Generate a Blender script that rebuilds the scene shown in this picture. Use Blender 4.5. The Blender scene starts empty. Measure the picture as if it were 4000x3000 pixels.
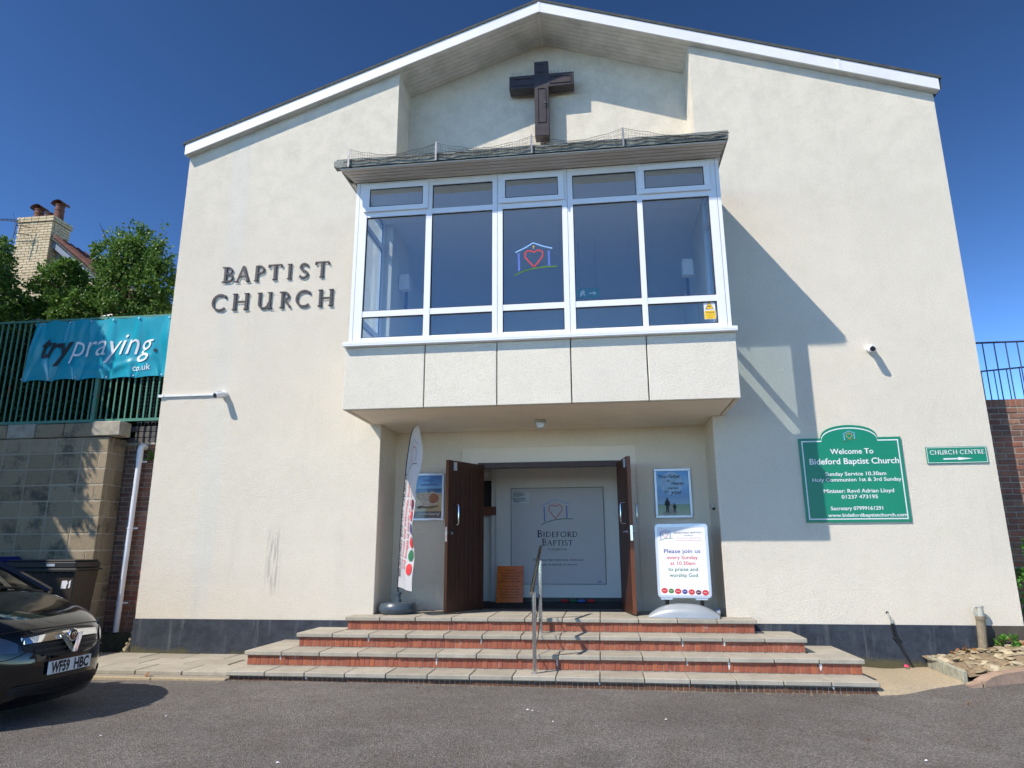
import bpy, bmesh, math, random
import numpy as np
from mathutils import Vector, Matrix, Euler
random.seed(7); RNG = np.random.default_rng(7)
PI = math.pi
SC = bpy.context.scene
C = SC.collection

# ------------------------------------------------------------------ camera
CAM = Vector((6.2517, -9.5841, 1.5009)); YAW, PITCH, ROLL, FPX = 0.1244, 0.2392, -0.0042, 2683.5
F = Vector((-math.sin(YAW)*math.cos(PITCH), math.cos(YAW)*math.cos(PITCH), math.sin(PITCH)))
R0 = Vector((math.cos(YAW), math.sin(YAW), 0)); U0 = R0.cross(F)
R_ = R0*math.cos(ROLL) + U0*math.sin(ROLL); U_ = U0*math.cos(ROLL) - R0*math.sin(ROLL)
cd = bpy.data.cameras.new('camera'); cam = bpy.data.objects.new('camera', cd); C.objects.link(cam)
cd.sensor_width = 36; cd.lens = FPX/4000*36; cd.clip_start = .05; cd.clip_end = 2000
M = Matrix((R_, U_, -F)).transposed().to_4x4(); M.translation = CAM; cam.matrix_world = M
SC.camera = cam

# ------------------------------------------------------------------ light
SUN = Vector((1.211, 1.119, -1.700)).normalized()        # direction in which the light travels
ELEV = math.asin(-SUN.z); AZ = math.atan2(-SUN.x, -SUN.y)  # compass angle of the sun seen from the ground
w = bpy.data.worlds.new('World'); SC.world = w; w.use_nodes = True
nt = w.node_tree; sky = nt.nodes.new('ShaderNodeTexSky'); sky.sky_type = 'NISHITA'; sky.sun_disc = False
sky.sun_elevation = ELEV; sky.sun_rotation = AZ
sky.altitude = 3000; sky.air_density = 0.8; sky.dust_density = 0.0; sky.ozone_density = 0.8
bg = nt.nodes['Background']; bg.inputs['Strength'].default_value = 0.080
gm = nt.nodes.new('ShaderNodeHueSaturation'); gm.inputs['Saturation'].default_value = 1.0; gm.inputs['Hue'].default_value = .492; gg = nt.nodes.new('ShaderNodeGamma'); gg.inputs['Gamma'].default_value = 1.7
nt.links.new(sky.outputs[0], gm.inputs['Color']); nt.links.new(gm.outputs[0], gg.inputs['Color']); nt.links.new(gg.outputs[0], bg.inputs['Color'])
sd = bpy.data.lights.new('sun', 'SUN'); sd.energy = 5.0; sd.angle = math.radians(.53); sd.color = (1, .915, .80)
so = bpy.data.objects.new('sun', sd); C.objects.link(so); so.rotation_euler = SUN.to_track_quat('-Z', 'Y').to_euler(); so.location = (0, -20, 20)
SC.view_settings.view_transform = 'Standard'; SC.view_settings.look = 'None'; SC.view_settings.exposure = 0.2; SC.view_settings.gamma = 1
SC.cycles.use_denoising = True; SC.cycles.max_bounces = 8; SC.cycles.transparent_max_bounces = 16; SC.cycles.caustics_reflective = False
SC.cycles.sample_clamp_indirect = 6

# ------------------------------------------------------------------ materials
class N:
    """tiny node helper"""
    def __init__(s, name):
        s.m = bpy.data.materials.new(name); s.m.use_nodes = True; s.t = s.m.node_tree; s.b = s.t.nodes['Principled BSDF']
        s.co = s.t.nodes.new('ShaderNodeTexCoord')
    def n(s, ty, **k):
        x = s.t.nodes.new(ty)
        for a, v in k.items(): setattr(x, a, v)
        return x
    def l(s, a, b): s.t.links.new(a, b)
    def noise(s, scale, detail=4, rough=.6, vec=None, stretch=None):
        x = s.n('ShaderNodeTexNoise'); x.inputs['Scale'].default_value = scale; x.inputs['Detail'].default_value = detail; x.inputs['Roughness'].default_value = rough
        v = vec or s.pos()
        if stretch:
            mp = s.n('ShaderNodeMapping'); mp.inputs['Scale'].default_value = stretch; s.l(v, mp.inputs[0]); v = mp.outputs[0]
        s.l(v, x.inputs['Vector']); return x.outputs['Fac']
    def pos(s):
        if not hasattr(s, 'g'): s.g = s.n('ShaderNodeNewGeometry')
        return s.g.outputs['Position']
    def isl(s): s.pos(); return s.g.outputs['Random Per Island']
    def obr(s): return s.n('ShaderNodeObjectInfo').outputs['Random']
    def ramp(s, fac, stops):
        r = s.n('ShaderNodeValToRGB'); e = r.color_ramp.elements
        while len(e) < len(stops): e.new(.5)
        for i, (p, c) in enumerate(stops):
            e[i].position = p; e[i].color = (*c, 1) if not isinstance(c, (int, float)) else (c, c, c, 1)
        s.l(fac, r.inputs[0]); return r.outputs[0]
    def mix(s, fac, a, b, mode='MIX'):
        x = s.n('ShaderNodeMix', data_type='RGBA', blend_type=mode)
        for k, v in ((0, fac), (6, a), (7, b)):
            if hasattr(v, 'is_linked') or hasattr(v, 'links'): s.l(v, x.inputs[k])
            elif isinstance(v, (int, float)): x.inputs[k].default_value = v if k == 0 else (v, v, v, 1)
            else: x.inputs[k].default_value = (*v, 1)
        return x.outputs[2]
    def math(s, op, a, b=0, c=None):
        x = s.n('ShaderNodeMath', operation=op)
        for k, v in ((0, a), (1, b)) + (((2, c),) if c is not None else ()):
            if hasattr(v, 'links'): s.l(v, x.inputs[k])
            else: x.inputs[k].default_value = v
        return x.outputs[0]
    def xyz(s, v=None):
        x = s.n('ShaderNodeSeparateXYZ'); s.l(v or s.pos(), x.inputs[0]); return x.outputs
    def col(s, c):
        if hasattr(c, 'links'): s.l(c, s.b.inputs['Base Color'])
        else: s.b.inputs['Base Color'].default_value = (*c, 1)
        return s
    def rough(s, v):
        if hasattr(v, 'links'): s.l(v, s.b.inputs['Roughness'])
        else: s.b.inputs['Roughness'].default_value = v
        return s
    def set(s, **k):
        for a, v in k.items(): s.b.inputs[a.replace('_', ' ')].default_value = v
        return s
    def bump(s, h, strength=.4, dist=.01):
        x = s.n('ShaderNodeBump'); x.inputs['Strength'].default_value = strength; x.inputs['Distance'].default_value = dist
        s.l(h, x.inputs['Height']); s.l(x.outputs[0], s.b.inputs['Normal']); return s

def simple(name, c, rough=.5, metal=0, var=.12, scale=6, bump=0, bscale=40, **k):
    x = N(name); n1 = x.noise(scale, 5, .65)
    lo = tuple(v*(1-var) for v in c); hi = tuple(min(1, v*(1+var)) for v in c)
    x.col(x.ramp(n1, [(.3, lo), (.7, hi)])); x.rough(rough); x.set(Metallic=metal, **k)
    if bump: x.bump(x.noise(bscale, 3), bump, .004)
    return x.m

def stucco(name, base, dirty=.3, rel=.7):
    x = N(name); c = x.xyz()
    big = x.noise(.55, 6, .6); med = x.noise(3.2, 5, .7); st = x.noise(1.0, 6, .7, stretch=(3.2, 3.2, .35)); gr = x.noise(52, 3, .7)
    a = x.mix(x.ramp(big, [(.35, 0), (.75, 1)]), base, tuple(v*k for v, k in zip(base, (.91, .915, .93))))
    a = x.mix(x.ramp(med, [(.45, 0), (.8, .5)]), a, tuple(v*k for v, k in zip(base, (.86, .86, .84))))
    a = x.mix(x.ramp(st, [(.56, 0), (.82, dirty)]), a, tuple(v*.62 for v in base))
    # algae and soot gather high up, under the roof edge, and faintly at the foot
    hi = x.math('MULTIPLY', x.ramp(x.math('MULTIPLY', c[2], .1), [(.55, 0), (.95, 1)]), x.ramp(med, [(.4, 0), (.68, .5)]))
    a = x.mix(hi, a, (base[0]*.66, base[1]*.68, base[2]*.66))
    a = x.mix(x.ramp(x.noise(7, 2, .9), [(.76, 0), (.8, .28)]), a, (base[0]*.45, base[1]*.42, base[2]*.38))
    if name == 'cream_roughcast':   # old run-off mark low on the left wall
        q = x.math('MULTIPLY', x.ramp(x.math('ABSOLUTE', x.math('SUBTRACT', c[0], 1.62)), [(.05, 1), (.13, 0)]), x.ramp(x.math('ABSOLUTE', x.math('SUBTRACT', c[2], 1.40)), [(.30, 1), (.52, 0)]))
        q = x.math('MULTIPLY', q, x.ramp(x.noise(2.2, 4, .7, stretch=(14, 1, 1.2)), [(.46, 0), (.56, .55)])); a = x.mix(q, a, (.30, .29, .25))
        q = x.math('MULTIPLY', x.ramp(x.math('ABSOLUTE', x.math('SUBTRACT', c[0], .55)), [(.08, .16), (.22, 0)]), x.ramp(c[2], [(.2, 1), (1, 1)])); a = x.mix(q, a, (.62, .72, .74))
    a = x.mix(x.ramp(gr, [(.30, .34), (.52, 0)]), a, tuple(v*.55 for v in base))
    x.col(a); x.rough(.93); x.set(**{'Specular_IOR_Level': .15})
    h = x.math('ADD', x.noise(88, 3, .65), x.math('MULTIPLY', x.noise(7, 3), .5))
    x.bump(h, rel, .026); return x.m

def brickmat(name, cols, white=.0, dark=.0, rough=.85):
    x = N(name); r = x.obr()
    a = x.ramp(r, [(i/(max(1, len(cols)-1)), c) for i, c in enumerate(cols)])
    a = x.mix(x.ramp(x.noise(60, 4, .7), [(.35, .35), (.6, 0)]), a, tuple(v*.45 for v in cols[0]))
    if white: a = x.mix(x.ramp(x.noise(4.5, 4, .7), [(.62, 0), (.76, white)]), a, (.55, .52, .48))
    if dark: a = x.mix(x.ramp(x.noise(1.6, 4, .7), [(.4, dark), (.65, 0)]), a, (.035, .035, .03))
    x.col(a); x.rough(rough); x.bump(x.noise(90, 4, .7), .5, .006); return x.m

MT = {}
MT['wall'] = stucco('cream_roughcast', (.825, .755, .625))
MT['panel'] = stucco('cream_panel_render', (.80, .74, .62), .12, .45)
MT['porch'] = stucco('porch_render', (.86, .755, .60), .12, .3)
MT['porch_smooth'] = simple('porch_smooth_paint', (.88, .79, .65), .8, var=.04, scale=2, bump=.1)
MT['soffit'] = simple('soffit_cream', (.80, .71, .58), .8, var=.06, scale=2, bump=.1)
def mk_plinth():
    x = N('plinth_slate_paint'); z = x.xyz()
    a = x.mix(x.ramp(x.noise(3.5, 6, .75), [(.38, 0), (.66, 1)]), (.014, .021, .034), (.042, .053, .072))
    a = x.mix(x.ramp(x.noise(1, 4, .7, stretch=(9, 9, .8)), [(.55, 0), (.72, .55)]), a, (.13, .14, .15))
    m = x.math('ADD', z[2], x.math('MULTIPLY', x.noise(1.7, 5, .7), .42))
    a = x.mix(x.ramp(m, [(.34, 1), (.41, 0)]), a, (.085, .078, .036))
    a = x.mix(x.ramp(x.noise(5, 3, .8), [(.74, 0), (.77, .8)]), a, (.2, .18, .11))
    x.col(a); x.rough(.75); x.bump(x.noise(38, 4), .5, .012); return x.m
MT['plinth'] = mk_plinth()
MT['brown_paint'] = simple('plinth_brown_paint', (.075, .062, .048), .8, var=.25, bump=.5, bscale=40)
MT['upvc'] = simple('white_upvc', (.80, .81, .83), .32, var=.02)
MT['upvc2'] = simple('white_upvc_fascia', (.72, .72, .72), .5, var=.05, scale=2)
def mk_board():
    x = N('painted_soffit_board')
    a = x.mix(x.ramp(x.noise(2.2, 6, .7), [(.4, 0), (.75, 1)]), (.62, .60, .56), (.38, .38, .34))
    a = x.mix(x.ramp(x.noise(9, 3, .8), [(.70, 0), (.76, .5)]), a, (.12, .12, .10))
    x.col(a); x.rough(.7); return x.m
MT['board'] = mk_board()
MT['bayboard'] = simple('bay_soffit_board', (.62, .58, .52), .6, var=.05, scale=3)
def mk_glass(name, tint=(.88, .93, .95), refl=1.0, rough=.0):
    m = bpy.data.materials.new(name); m.use_nodes = True; t = m.node_tree; t.nodes.clear()
    o = t.nodes.new('ShaderNodeOutputMaterial'); mx = t.nodes.new('ShaderNodeMixShader'); tr = t.nodes.new('ShaderNodeBsdfTransparent'); gl = t.nodes.new('ShaderNodeBsdfGlossy')
    g = t.nodes.new('ShaderNodeNewGeometry'); dt = t.nodes.new('ShaderNodeVectorMath'); dt.operation = 'DOT_PRODUCT'
    t.links.new(g.outputs['Incoming'], dt.inputs[0]); t.links.new(g.outputs['Normal'], dt.inputs[1])
    def mt(op, a, b):
        q = t.nodes.new('ShaderNodeMath'); q.operation = op
        for i_, v in enumerate((a, b)):
            if hasattr(v, 'links'): t.links.new(v, q.inputs[i_])
            elif v is not None: q.inputs[i_].default_value = v
        return q.outputs[0]
    fac = mt('ADD', mt('MULTIPLY', mt('POWER', mt('SUBTRACT', 1, mt('ABSOLUTE', dt.outputs['Value'], None)), 5), .90), .105)
    tr.inputs[0].default_value = (*tint, 1); gl.inputs['Color'].default_value = (refl, refl, refl, 1); gl.inputs['Roughness'].default_value = rough
    t.links.new(fac, mx.inputs[0]); t.links.new(tr.outputs[0], mx.inputs[1]); t.links.new(gl.outputs[0], mx.inputs[2]); t.links.new(mx.outputs[0], o.inputs[0]); return m
MT['glass'] = mk_glass('window_glass'); MT['carglass'] = mk_glass('windscreen_glass', (.45, .55, .48))
MT['dark_felt'] = simple('roof_felt', (.06, .065, .06), .9, var=.3, scale=8, bump=.4)
def mk_lead():
    x = N('weathered_copper_flashing')
    a = x.mix(x.ramp(x.noise(6, 6, .75), [(.4, 0), (.6, 1)]), (.27, .29, .25), (.15, .165, .145))
    a = x.mix(x.ramp(x.noise(14, 4, .8), [(.6, 0), (.72, .6)]), a, (.05, .04, .035)); x.col(a); x.rough(.7); x.bump(x.noise(20, 3), .4, .01); return x.m
MT['lead'] = mk_lead()
MT['galv'] = simple('galvanised_metal', (.26, .26, .27), .5, .6, var=.2, scale=12)
MT['wire'] = simple('dark_wire', (.06, .06, .065), .6, .3)
MT['crosswood'] = simple('dark_brown_cross_paint', (.050, .038, .036), .38, var=.25, scale=5)
MT['letter'] = simple('charcoal_letter_metal', (.034, .028, .032), .5, .0, var=.25, scale=9)
def mk_slab():
    x = N('concrete_paving'); r = x.obr()
    a = x.mix(r, (.36, .33, .265), (.45, .415, .34))
    a = x.mix(x.ramp(x.noise(4, 6, .7), [(.42, 0), (.75, .6)]), a, (.22, .20, .165))
    a = x.mix(x.ramp(x.noise(170, 2), [(.3, .45), (.5, 0)]), a, (.15, .13, .11))
    x.col(a); x.rough(.9); x.bump(x.noise(110, 3), .5, .006); return x.m
MT['slab'] = mk_slab()
MT['palemortar'] = simple('pale_mortar', (.36, .31, .23), .95, var=.15, scale=20, bump=.5, bscale=80)
MT['stepbrick'] = brickmat('step_brick', [(.30, .085, .045), (.37, .11, .055), (.27, .075, .045), (.42, .125, .055), (.33, .10, .06)], white=.45)
MT['mossbrick'] = brickmat('damp_step_brick', [(.18, .075, .035), (.13, .06, .03), (.22, .08, .04)], white=.3, dark=.4)
MT['mortar'] = simple('mortar', (.30, .27, .22), .95, var=.15, scale=20, bump=.5, bscale=80)
MT['wallbrick'] = brickmat('old_red_brick', [(.33, .12, .075), (.40, .17, .10), (.24, .11, .08), (.46, .25, .15), (.17, .08, .065)], white=.25, dark=.5)
MT['greybrick'] = brickmat('grey_blue_brick', [(.10, .10, .105), (.14, .13, .12), (.08, .08, .085)])
MT['buffbrick'] = brickmat('buff_brick', [(.62, .50, .31), (.70, .58, .38), (.55, .43, .26), (.66, .55, .36)], dark=.12)
def mk_block():
    x = N('concrete_block'); r = x.obr()
    a = x.mix(r, (.27, .205, .125), (.36, .28, .18))
    a = x.mix(x.ramp(x.noise(2.0, 6, .75), [(.50, 0), (.62, .85)]), a, (.075, .066, .052))
    a = x.mix(x.ramp(x.noise(75, 3, .7), [(.34, .6), (.46, 0)]), a, (.09, .07, .05))
    x.col(a); x.rough(.95); x.bump(x.noise(70, 4, .7), .9, .012); return x.m
MT['block'] = mk_block()
MT['lightblock'] = simple('pale_coping_block', (.36, .32, .25), .95, var=.25, scale=8, bump=.8, bscale=70)
def mk_asph():
    x = N('worn_asphalt'); v = x.n('ShaderNodeTexVoronoi'); v.inputs['Scale'].default_value = 90; x.l(x.pos(), v.inputs['Vector'])
    big = x.noise(.45, 5, .6); md = x.noise(2.6, 5, .7)
    a = x.mix(x.ramp(big, [(.38, 0), (.66, 1)]), (.180, .165, .152), (.262, .242, .226))
    a = x.mix(x.ramp(md, [(.42, 0), (.72, .65)]), a, (.155, .128, .105))
    a = x.mix(x.ramp(x.noise(.9, 3, .5), [(.62, 0), (.70, .4)]), a, (.10, .092, .086))
    sp = x.ramp(v.outputs['Color'], [(.2, (.5, .5, .5)), (.9, (1.4, 1.38, 1.35))])
    a = x.mix(1, a, sp, 'MULTIPLY')
    a = x.mix(x.ramp(x.noise(95, 2, .6), [(.30, .7), (.5, 0)]), a, (.035, .03, .028))
    a = x.mix(x.ramp(x.noise(11, 2, .95), [(.755, 0), (.78, .5)]), a, (.25, .2, .15))
    x.col(a); x.rough(.88); x.bump(x.math('ADD', x.noise(95, 3, .7), v.outputs['Distance']), 1, .012); return x.m
MT['asphalt'] = mk_asph()
MT['concrete'] = simple('tan_concrete', (.38, .31, .21), .95, var=.2, scale=30, bump=.8, bscale=60)
MT['kerb'] = simple('pinkish_kerb', (.34, .235, .17), .95, var=.25, scale=10, bump=.8, bscale=60)
MT['palekerb'] = simple('lichened_edging', (.33, .32, .24), .95, var=.35, scale=12, bump=.7, bscale=50)
MT['moss'] = simple('mossy_concrete', (.045, .045, .022), .95, var=.4, scale=14, bump=.9, bscale=40)
MT['soil'] = simple('dry_earth', (.22, .165, .10), .98, var=.4, scale=18, bump=1, bscale=40)
MT['grassland'] = simple('rough_ground', (.09, .085, .06), .98, var=.3, scale=1)
MT['stone'] = brickmat('rubble_stone', [(.50, .41, .24), (.60, .52, .36), (.34, .27, .17), (.45, .33, .17)], dark=.25)
def mk_wood(name, c1, c2, rough=.45):
    x = N(name); n1 = x.noise(3, 6, .65, stretch=(14, 14, .9)); x.col(x.ramp(n1, [(.3, c1), (.7, c2)])); x.rough(rough); x.bump(n1, .12, .004); return x.m
MT['doorwood'] = mk_wood('varnished_door_timber', (.030, .009, .004), (.066, .020, .008))
MT['paleedge'] = mk_wood('varnished_door_edge', (.13, .040, .013), (.20, .062, .02))
MT['chrome'] = simple('polished_steel', (.62, .62, .63), .14, 1, var=.04)
MT['carchrome'] = simple('chrome_trim', (.8, .8, .8), .06, 1, var=.01)
MT['satin'] = simple('satin_aluminium', (.60, .62, .66), .35, .55, var=.04)
MT['white'] = simple('white_print', (.76, .76, .77), .5, var=.01)
def mk_cloth():
    x = N('white_polyester'); x.col((.82, .82, .85)); x.rough(.7); t = x.n('ShaderNodeBsdfTranslucent'); t.inputs[0].default_value = (.85, .85, .88, 1); m = x.n('ShaderNodeMixShader'); m.inputs[0].default_value = .5
    x.l(x.b.outputs[0], m.inputs[1]); x.l(t.outputs[0], m.inputs[2]); x.l(m.outputs[0], x.t.nodes['Material Output'].inputs[0]); return x.m
MT['whitecloth'] = mk_cloth()
MT['interior'] = simple('vestibule_paint', (.78, .76, .72), .8, var=.02)
MT['board_grey'] = simple('pale_board', (.60, .57, .57), .6, var=.02)
MT['roomwall'] = simple('gallery_paint', (.82, .83, .84), .8, var=.03)
MT['carpet'] = simple('dark_carpet', (.34, .33, .33), .95, var=.2, scale=30)
MT['mat'] = simple('black_mat', (.012, .012, .012), .95, var=.2)
MT['black'] = simple('black_plastic', (.012, .012, .013), .45, var=.1)
MT['ink'] = simple('black_ink', (.012, .011, .014), .6, var=.05)
MT['red_ink'] = simple('red_ink', (.55, .03, .035), .6, var=.05)
MT['navy_ink'] = simple('navy_ink', (.03, .03, .22), .6, var=.05)
MT['purple_ink'] = simple('plum_ink', (.10, .008, .045), .6, var=.05)
MT['green_ink'] = simple('green_ink', (.015, .13, .055), .6, var=.05)
MT['blue_ink'] = simple('blue_ink', (.07, .14, .48), .6, var=.05)
MT['sky_ink'] = simple('pale_blue_ink', (.22, .42, .72), .6, var=.05)
MT['gold_ink'] = simple('gold_ink', (.50, .33, .07), .6, var=.05)
MT['signgreen'] = simple('sign_green', (.002, .215, .115), .32, var=.05, scale=2)
MT['orange'] = simple('orange_plastic_sleeve', (.90, .20, .02), .25, var=.12, scale=6, bump=.3, bscale=12)
MT['brown_ink'] = simple('brown_ink', (.10, .015, .005), .6)
MT['teal'] = simple('teal_pvc', (.003, .30, .40), .34, var=.05, scale=2, bump=.15, bscale=9)
def mk_fence():
    x = N('green_fence_paint')
    a = x.mix(x.ramp(x.noise(3, 6, .8), [(.58, 0), (.66, 1)]), (.07, .22, .155), (.26, .11, .05)); x.col(a); x.rough(.45); return x.m
MT['fence'] = mk_fence()
MT['navy_rail'] = simple('navy_rail_paint', (.05, .065, .13), .25, var=.1)
MT['pipe_white'] = simple('white_drainpipe', (.78, .78, .80), .35, var=.04, scale=8)
MT['pipe_grey'] = simple('pale_green_pipe', (.42, .43, .37), .6, var=.1)
MT['pipe_brown'] = simple('grimy_clay_pipe', (.22, .18, .12), .8, var=.35, scale=14, bump=.4)
MT['binbrown'] = simple('brown_bin_plastic', (.035, .025, .017), .5, var=.12)
MT['bindark'] = simple('dark_bin_lid', (.018, .018, .018), .45, var=.12)
MT['binblue'] = simple('blue_bin_lid', (.010, .022, .19), .4, var=.1)
MT['paint'] = simple('black_car_paint', (.004, .004, .005), .10, 0, var=.0, **{'Coat_Weight': .55, 'Coat_Roughness': .02, 'Specular_IOR_Level': .35})
MT['rubber'] = simple('tyre_rubber', (.012, .012, .012), .8)
MT['plate'] = simple('number_plate_white', (.74, .74, .74), .4, var=.01)
MT['trim'] = simple('dark_trim', (.010, .010, .011), .55, var=.1)
MT['seat'] = simple('car_seat_grey', (.05, .05, .05), .9)
MT['basegrey'] = simple('grey_blue_plastic_base', (.055, .075, .095), .35, var=.06)
MT['silverplastic'] = simple('silver_grey_plastic', (.30, .33, .36), .38, .1, var=.05)
MT['terracotta'] = simple('sooty_terracotta', (.15, .062, .042), .85, var=.35, scale=7, bump=.4)
MT['tile'] = simple('red_roof_tile', (.13, .048, .034), .85, var=.3, scale=6)
MT['bargeboard'] = simple('grey_blue_bargeboard', (.16, .19, .25), .6, var=.1)
def mk_leaf(name, c1, c2, c3):
    x = N(name); r = x.isl(); a = x.ramp(r, [(0, c1), (.6, c2), (1, c3)]); x.col(a); x.rough(.45); x.set(**{'Specular_IOR_Level': .4})
    t = x.n('ShaderNodeBsdfTranslucent'); x.l(x.mix(.5, a, c3), t.inputs[0]); m = x.n('ShaderNodeMixShader'); m.inputs[0].default_value = .3
    x.l(x.b.outputs[0], m.inputs[1]); x.l(t.outputs[0], m.inputs[2]); x.l(m.outputs[0], x.t.nodes['Material Output'].inputs[0]); return x.m
MT['leaf'] = mk_leaf('shrub_leaf', (.055, .13, .02), (.10, .21, .035), (.20, .33, .08))
MT['leafdark'] = mk_leaf('ivy_leaf', (.045, .11, .016), (.085, .19, .032), (.20, .34, .065))
MT['leafbright'] = mk_leaf('weed_leaf', (.05, .16, .015), (.08, .24, .03), (.14, .30, .05))
MT['deadleaf'] = mk_leaf('dry_leaf', (.22, .07, .02), (.34, .13, .03), (.45, .28, .12))
MT['hedge'] = mk_leaf('shaded_hedge_leaf', (.010, .026, .006), (.022, .055, .010), (.05, .10, .018))  # leaf tones darkened to stand for the deep shade behind the fence
MT['bark'] = simple('bark', (.07, .05, .035), .95, var=.3, scale=14, bump=.8)
MT['pink'] = simple('pink_petal', (.75, .02, .12), .6)
MT['litter'] = simple('white_litter', (.72, .72, .70), .7)
MT['yellow'] = simple('warning_yellow', (.80, .50, .02), .5, var=.02)

# ------------------------------------------------------------------ mesh helpers
class MB:
    def __init__(s): s.v = []; s.f = []
    def add(s, vs, fs):
        o = len(s.v); s.v += [tuple(v) for v in vs]; s.f += [tuple(i+o for i in f) for f in fs]; return s
    def box(s, x0, x1, y0, y1, z0, z1):
        return s.add([(x0, y0, z0), (x1, y0, z0), (x1, y1, z0), (x0, y1, z0), (x0, y0, z1), (x1, y0, z1), (x1, y1, z1), (x0, y1, z1)],
                     [(0, 3, 2, 1), (4, 5, 6, 7), (0, 1, 5, 4), (1, 2, 6, 5), (2, 3, 7, 6), (3, 0, 4, 7)])
    def prism_y(s, pts, y0, y1):
        n = len(pts); a = sum(pts[i][0]*pts[(i+1) % n][1]-pts[(i+1) % n][0]*pts[i][1] for i in range(n))
        if a < 0: pts = pts[::-1]
        vs = [(x, y0, z) for x, z in pts] + [(x, y1, z) for x, z in pts]
        return s.add(vs, [tuple(range(n)), tuple(range(2*n-1, n-1, -1))] + [(i, i+n, (i+1) % n+n, (i+1) % n) for i in range(n)])
    def prism_x(s, pts, x0, x1):
        n = len(pts); vs = [(x0, y, z) for y, z in pts] + [(x1, y, z) for y, z in pts]
        a = sum(pts[i][0]*pts[(i+1) % n][1]-pts[(i+1) % n][0]*pts[i][1] for i in range(n))
        f = [tuple(range(n-1, -1, -1)), tuple(range(n, 2*n))] + [(i, (i+1) % n, (i+1) % n+n, i+n) for i in range(n)]
        if a < 0: f = [t[::-1] for t in f]
        return s.add(vs, f)
    def prism_z(s, pts, z0, z1):
        n = len(pts); vs = [(x, y, z0) for x, y in pts] + [(x, y, z1) for x, y in pts]
        a = sum(pts[i][0]*pts[(i+1) % n][1]-pts[(i+1) % n][0]*pts[i][1] for i in range(n))
        f = [tuple(range(n-1, -1, -1)), tuple(range(n, 2*n))] + [(i, (i+1) % n, (i+1) % n+n, i+n) for i in range(n)]
        if a < 0: f = [t[::-1] for t in f]
        return s.add(vs, f)
    def tube(s, pts, r, n=8, cap=True):
        pts = [Vector(p) for p in pts]; rings = []; rs = r if isinstance(r, (list, tuple)) else [r]*len(pts)
        up = None
        for i, p in enumerate(pts):
            d = (pts[min(i+1, len(pts)-1)] - pts[max(i-1, 0)]).normalized()
            if up is None: up = Vector((0, 0, 1)) if abs(d.z) < .9 else Vector((0, 1, 0))
            a = d.cross(up).normalized(); b = a.cross(d).normalized(); up = b
            rings.append([p + (a*math.cos(t)+b*math.sin(t))*rs[i] for t in [2*PI*k/n for k in range(n)]])
        o = []; 
        for g in rings: o += g
        f = [(i*n+k, i*n+(k+1) % n, (i+1)*n+(k+1) % n, (i+1)*n+k) for i in range(len(pts)-1) for k in range(n)]
        if cap: f += [tuple(range(n))[::-1], tuple(range((len(pts)-1)*n, len(pts)*n))]
        return s.add(o, f)
    def lathe(s, prof, c=(0, 0, 0), n=20, sx=1, sy=1, ax='z'):
        o = []
        for r, h in prof:
            for k in range(n):
                t = 2*PI*k/n; a, b = r*math.cos(t)*sx, r*math.sin(t)*sy
                o.append((c[0]+a, c[1]+b, c[2]+h) if ax == 'z' else ((c[0]+a, c[1]+h, c[2]+b) if ax == 'y' else (c[0]+h, c[1]+a, c[2]+b)))
        m = len(prof); f = [(i*n+k, i*n+(k+1) % n, (i+1)*n+(k+1) % n, (i+1)*n+k) for i in range(m-1) for k in range(n)]
        f += [tuple(range(n))[::-1], tuple(range((m-1)*n, m*n))]
        return s.add(o, f)
    def grid(s, fn, nu, nv):
        vs = [fn(i/nu, j/nv) for j in range(nv+1) for i in range(nu+1)]
        return s.add(vs, [(j*(nu+1)+i, j*(nu+1)+i+1, (j+1)*(nu+1)+i+1, (j+1)*(nu+1)+i) for j in range(nv) for i in range(nu)])
    def mesh(s, name, m, smooth=False):
        me = bpy.data.meshes.new(name); me.from_pydata(s.v, [], s.f)
        b = bmesh.new(); b.from_mesh(me); bmesh.ops.recalc_face_normals(b, faces=b.faces); b.to_mesh(me); b.free()
        if m: me.materials.append(m)
        if smooth:
            me.polygons.foreach_set('use_smooth', [True]*len(me.polygons))
            try: me.set_sharp_from_angle(angle=math.radians(38))
            except Exception: pass
        return me
    def build(s, name, m, parent=None, smooth=False, bevel=0, **k):
        me = s.mesh(name, m, smooth)
        if bevel:
            b = bmesh.new(); b.from_mesh(me); bmesh.ops.bevel(b, geom=list(b.edges), offset=bevel, segments=1, affect='EDGES', clamp_overlap=True); b.to_mesh(me); b.free()
        return link(name, me, parent, **k)

def link(name, data, parent=None, loc=None, rot=None, scale=None, **k):
    o = bpy.data.objects.new(name, data); C.objects.link(o)
    if parent: o.parent = parent
    if loc is not None: o.location = loc
    if rot is not None: o.rotation_euler = rot
    if scale is not None: o.scale = scale
    for a, v in k.items(): o[a] = v
    return o

def tag(o, label=None, cat=None, group=None, kind=None):
    for a, v in (('label', label), ('category', cat), ('group', group), ('kind', kind)):
        if v: o[a] = v
    return o

def thing(name, label, cat, group=None, loc=(0, 0, 0), rot=(0, 0, 0)):
    o = bpy.data.objects.new(name, None); C.objects.link(o); o.location = loc; o.rotation_euler = rot; o.empty_display_size = .2
    return tag(o, label, cat, group)

def cham(w, d, h, c=.006, m=None, name='piece'):
    """chamfered block centred in x, y on its own origin, base at z = 0"""
    me = MB().box(-w/2, w/2, -d/2, d/2, 0, h).mesh(name, m)
    b = bmesh.new(); b.from_mesh(me); bmesh.ops.bevel(b, geom=list(b.edges), offset=c, segments=1, affect='EDGES'); b.to_mesh(me); b.free(); return me

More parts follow.
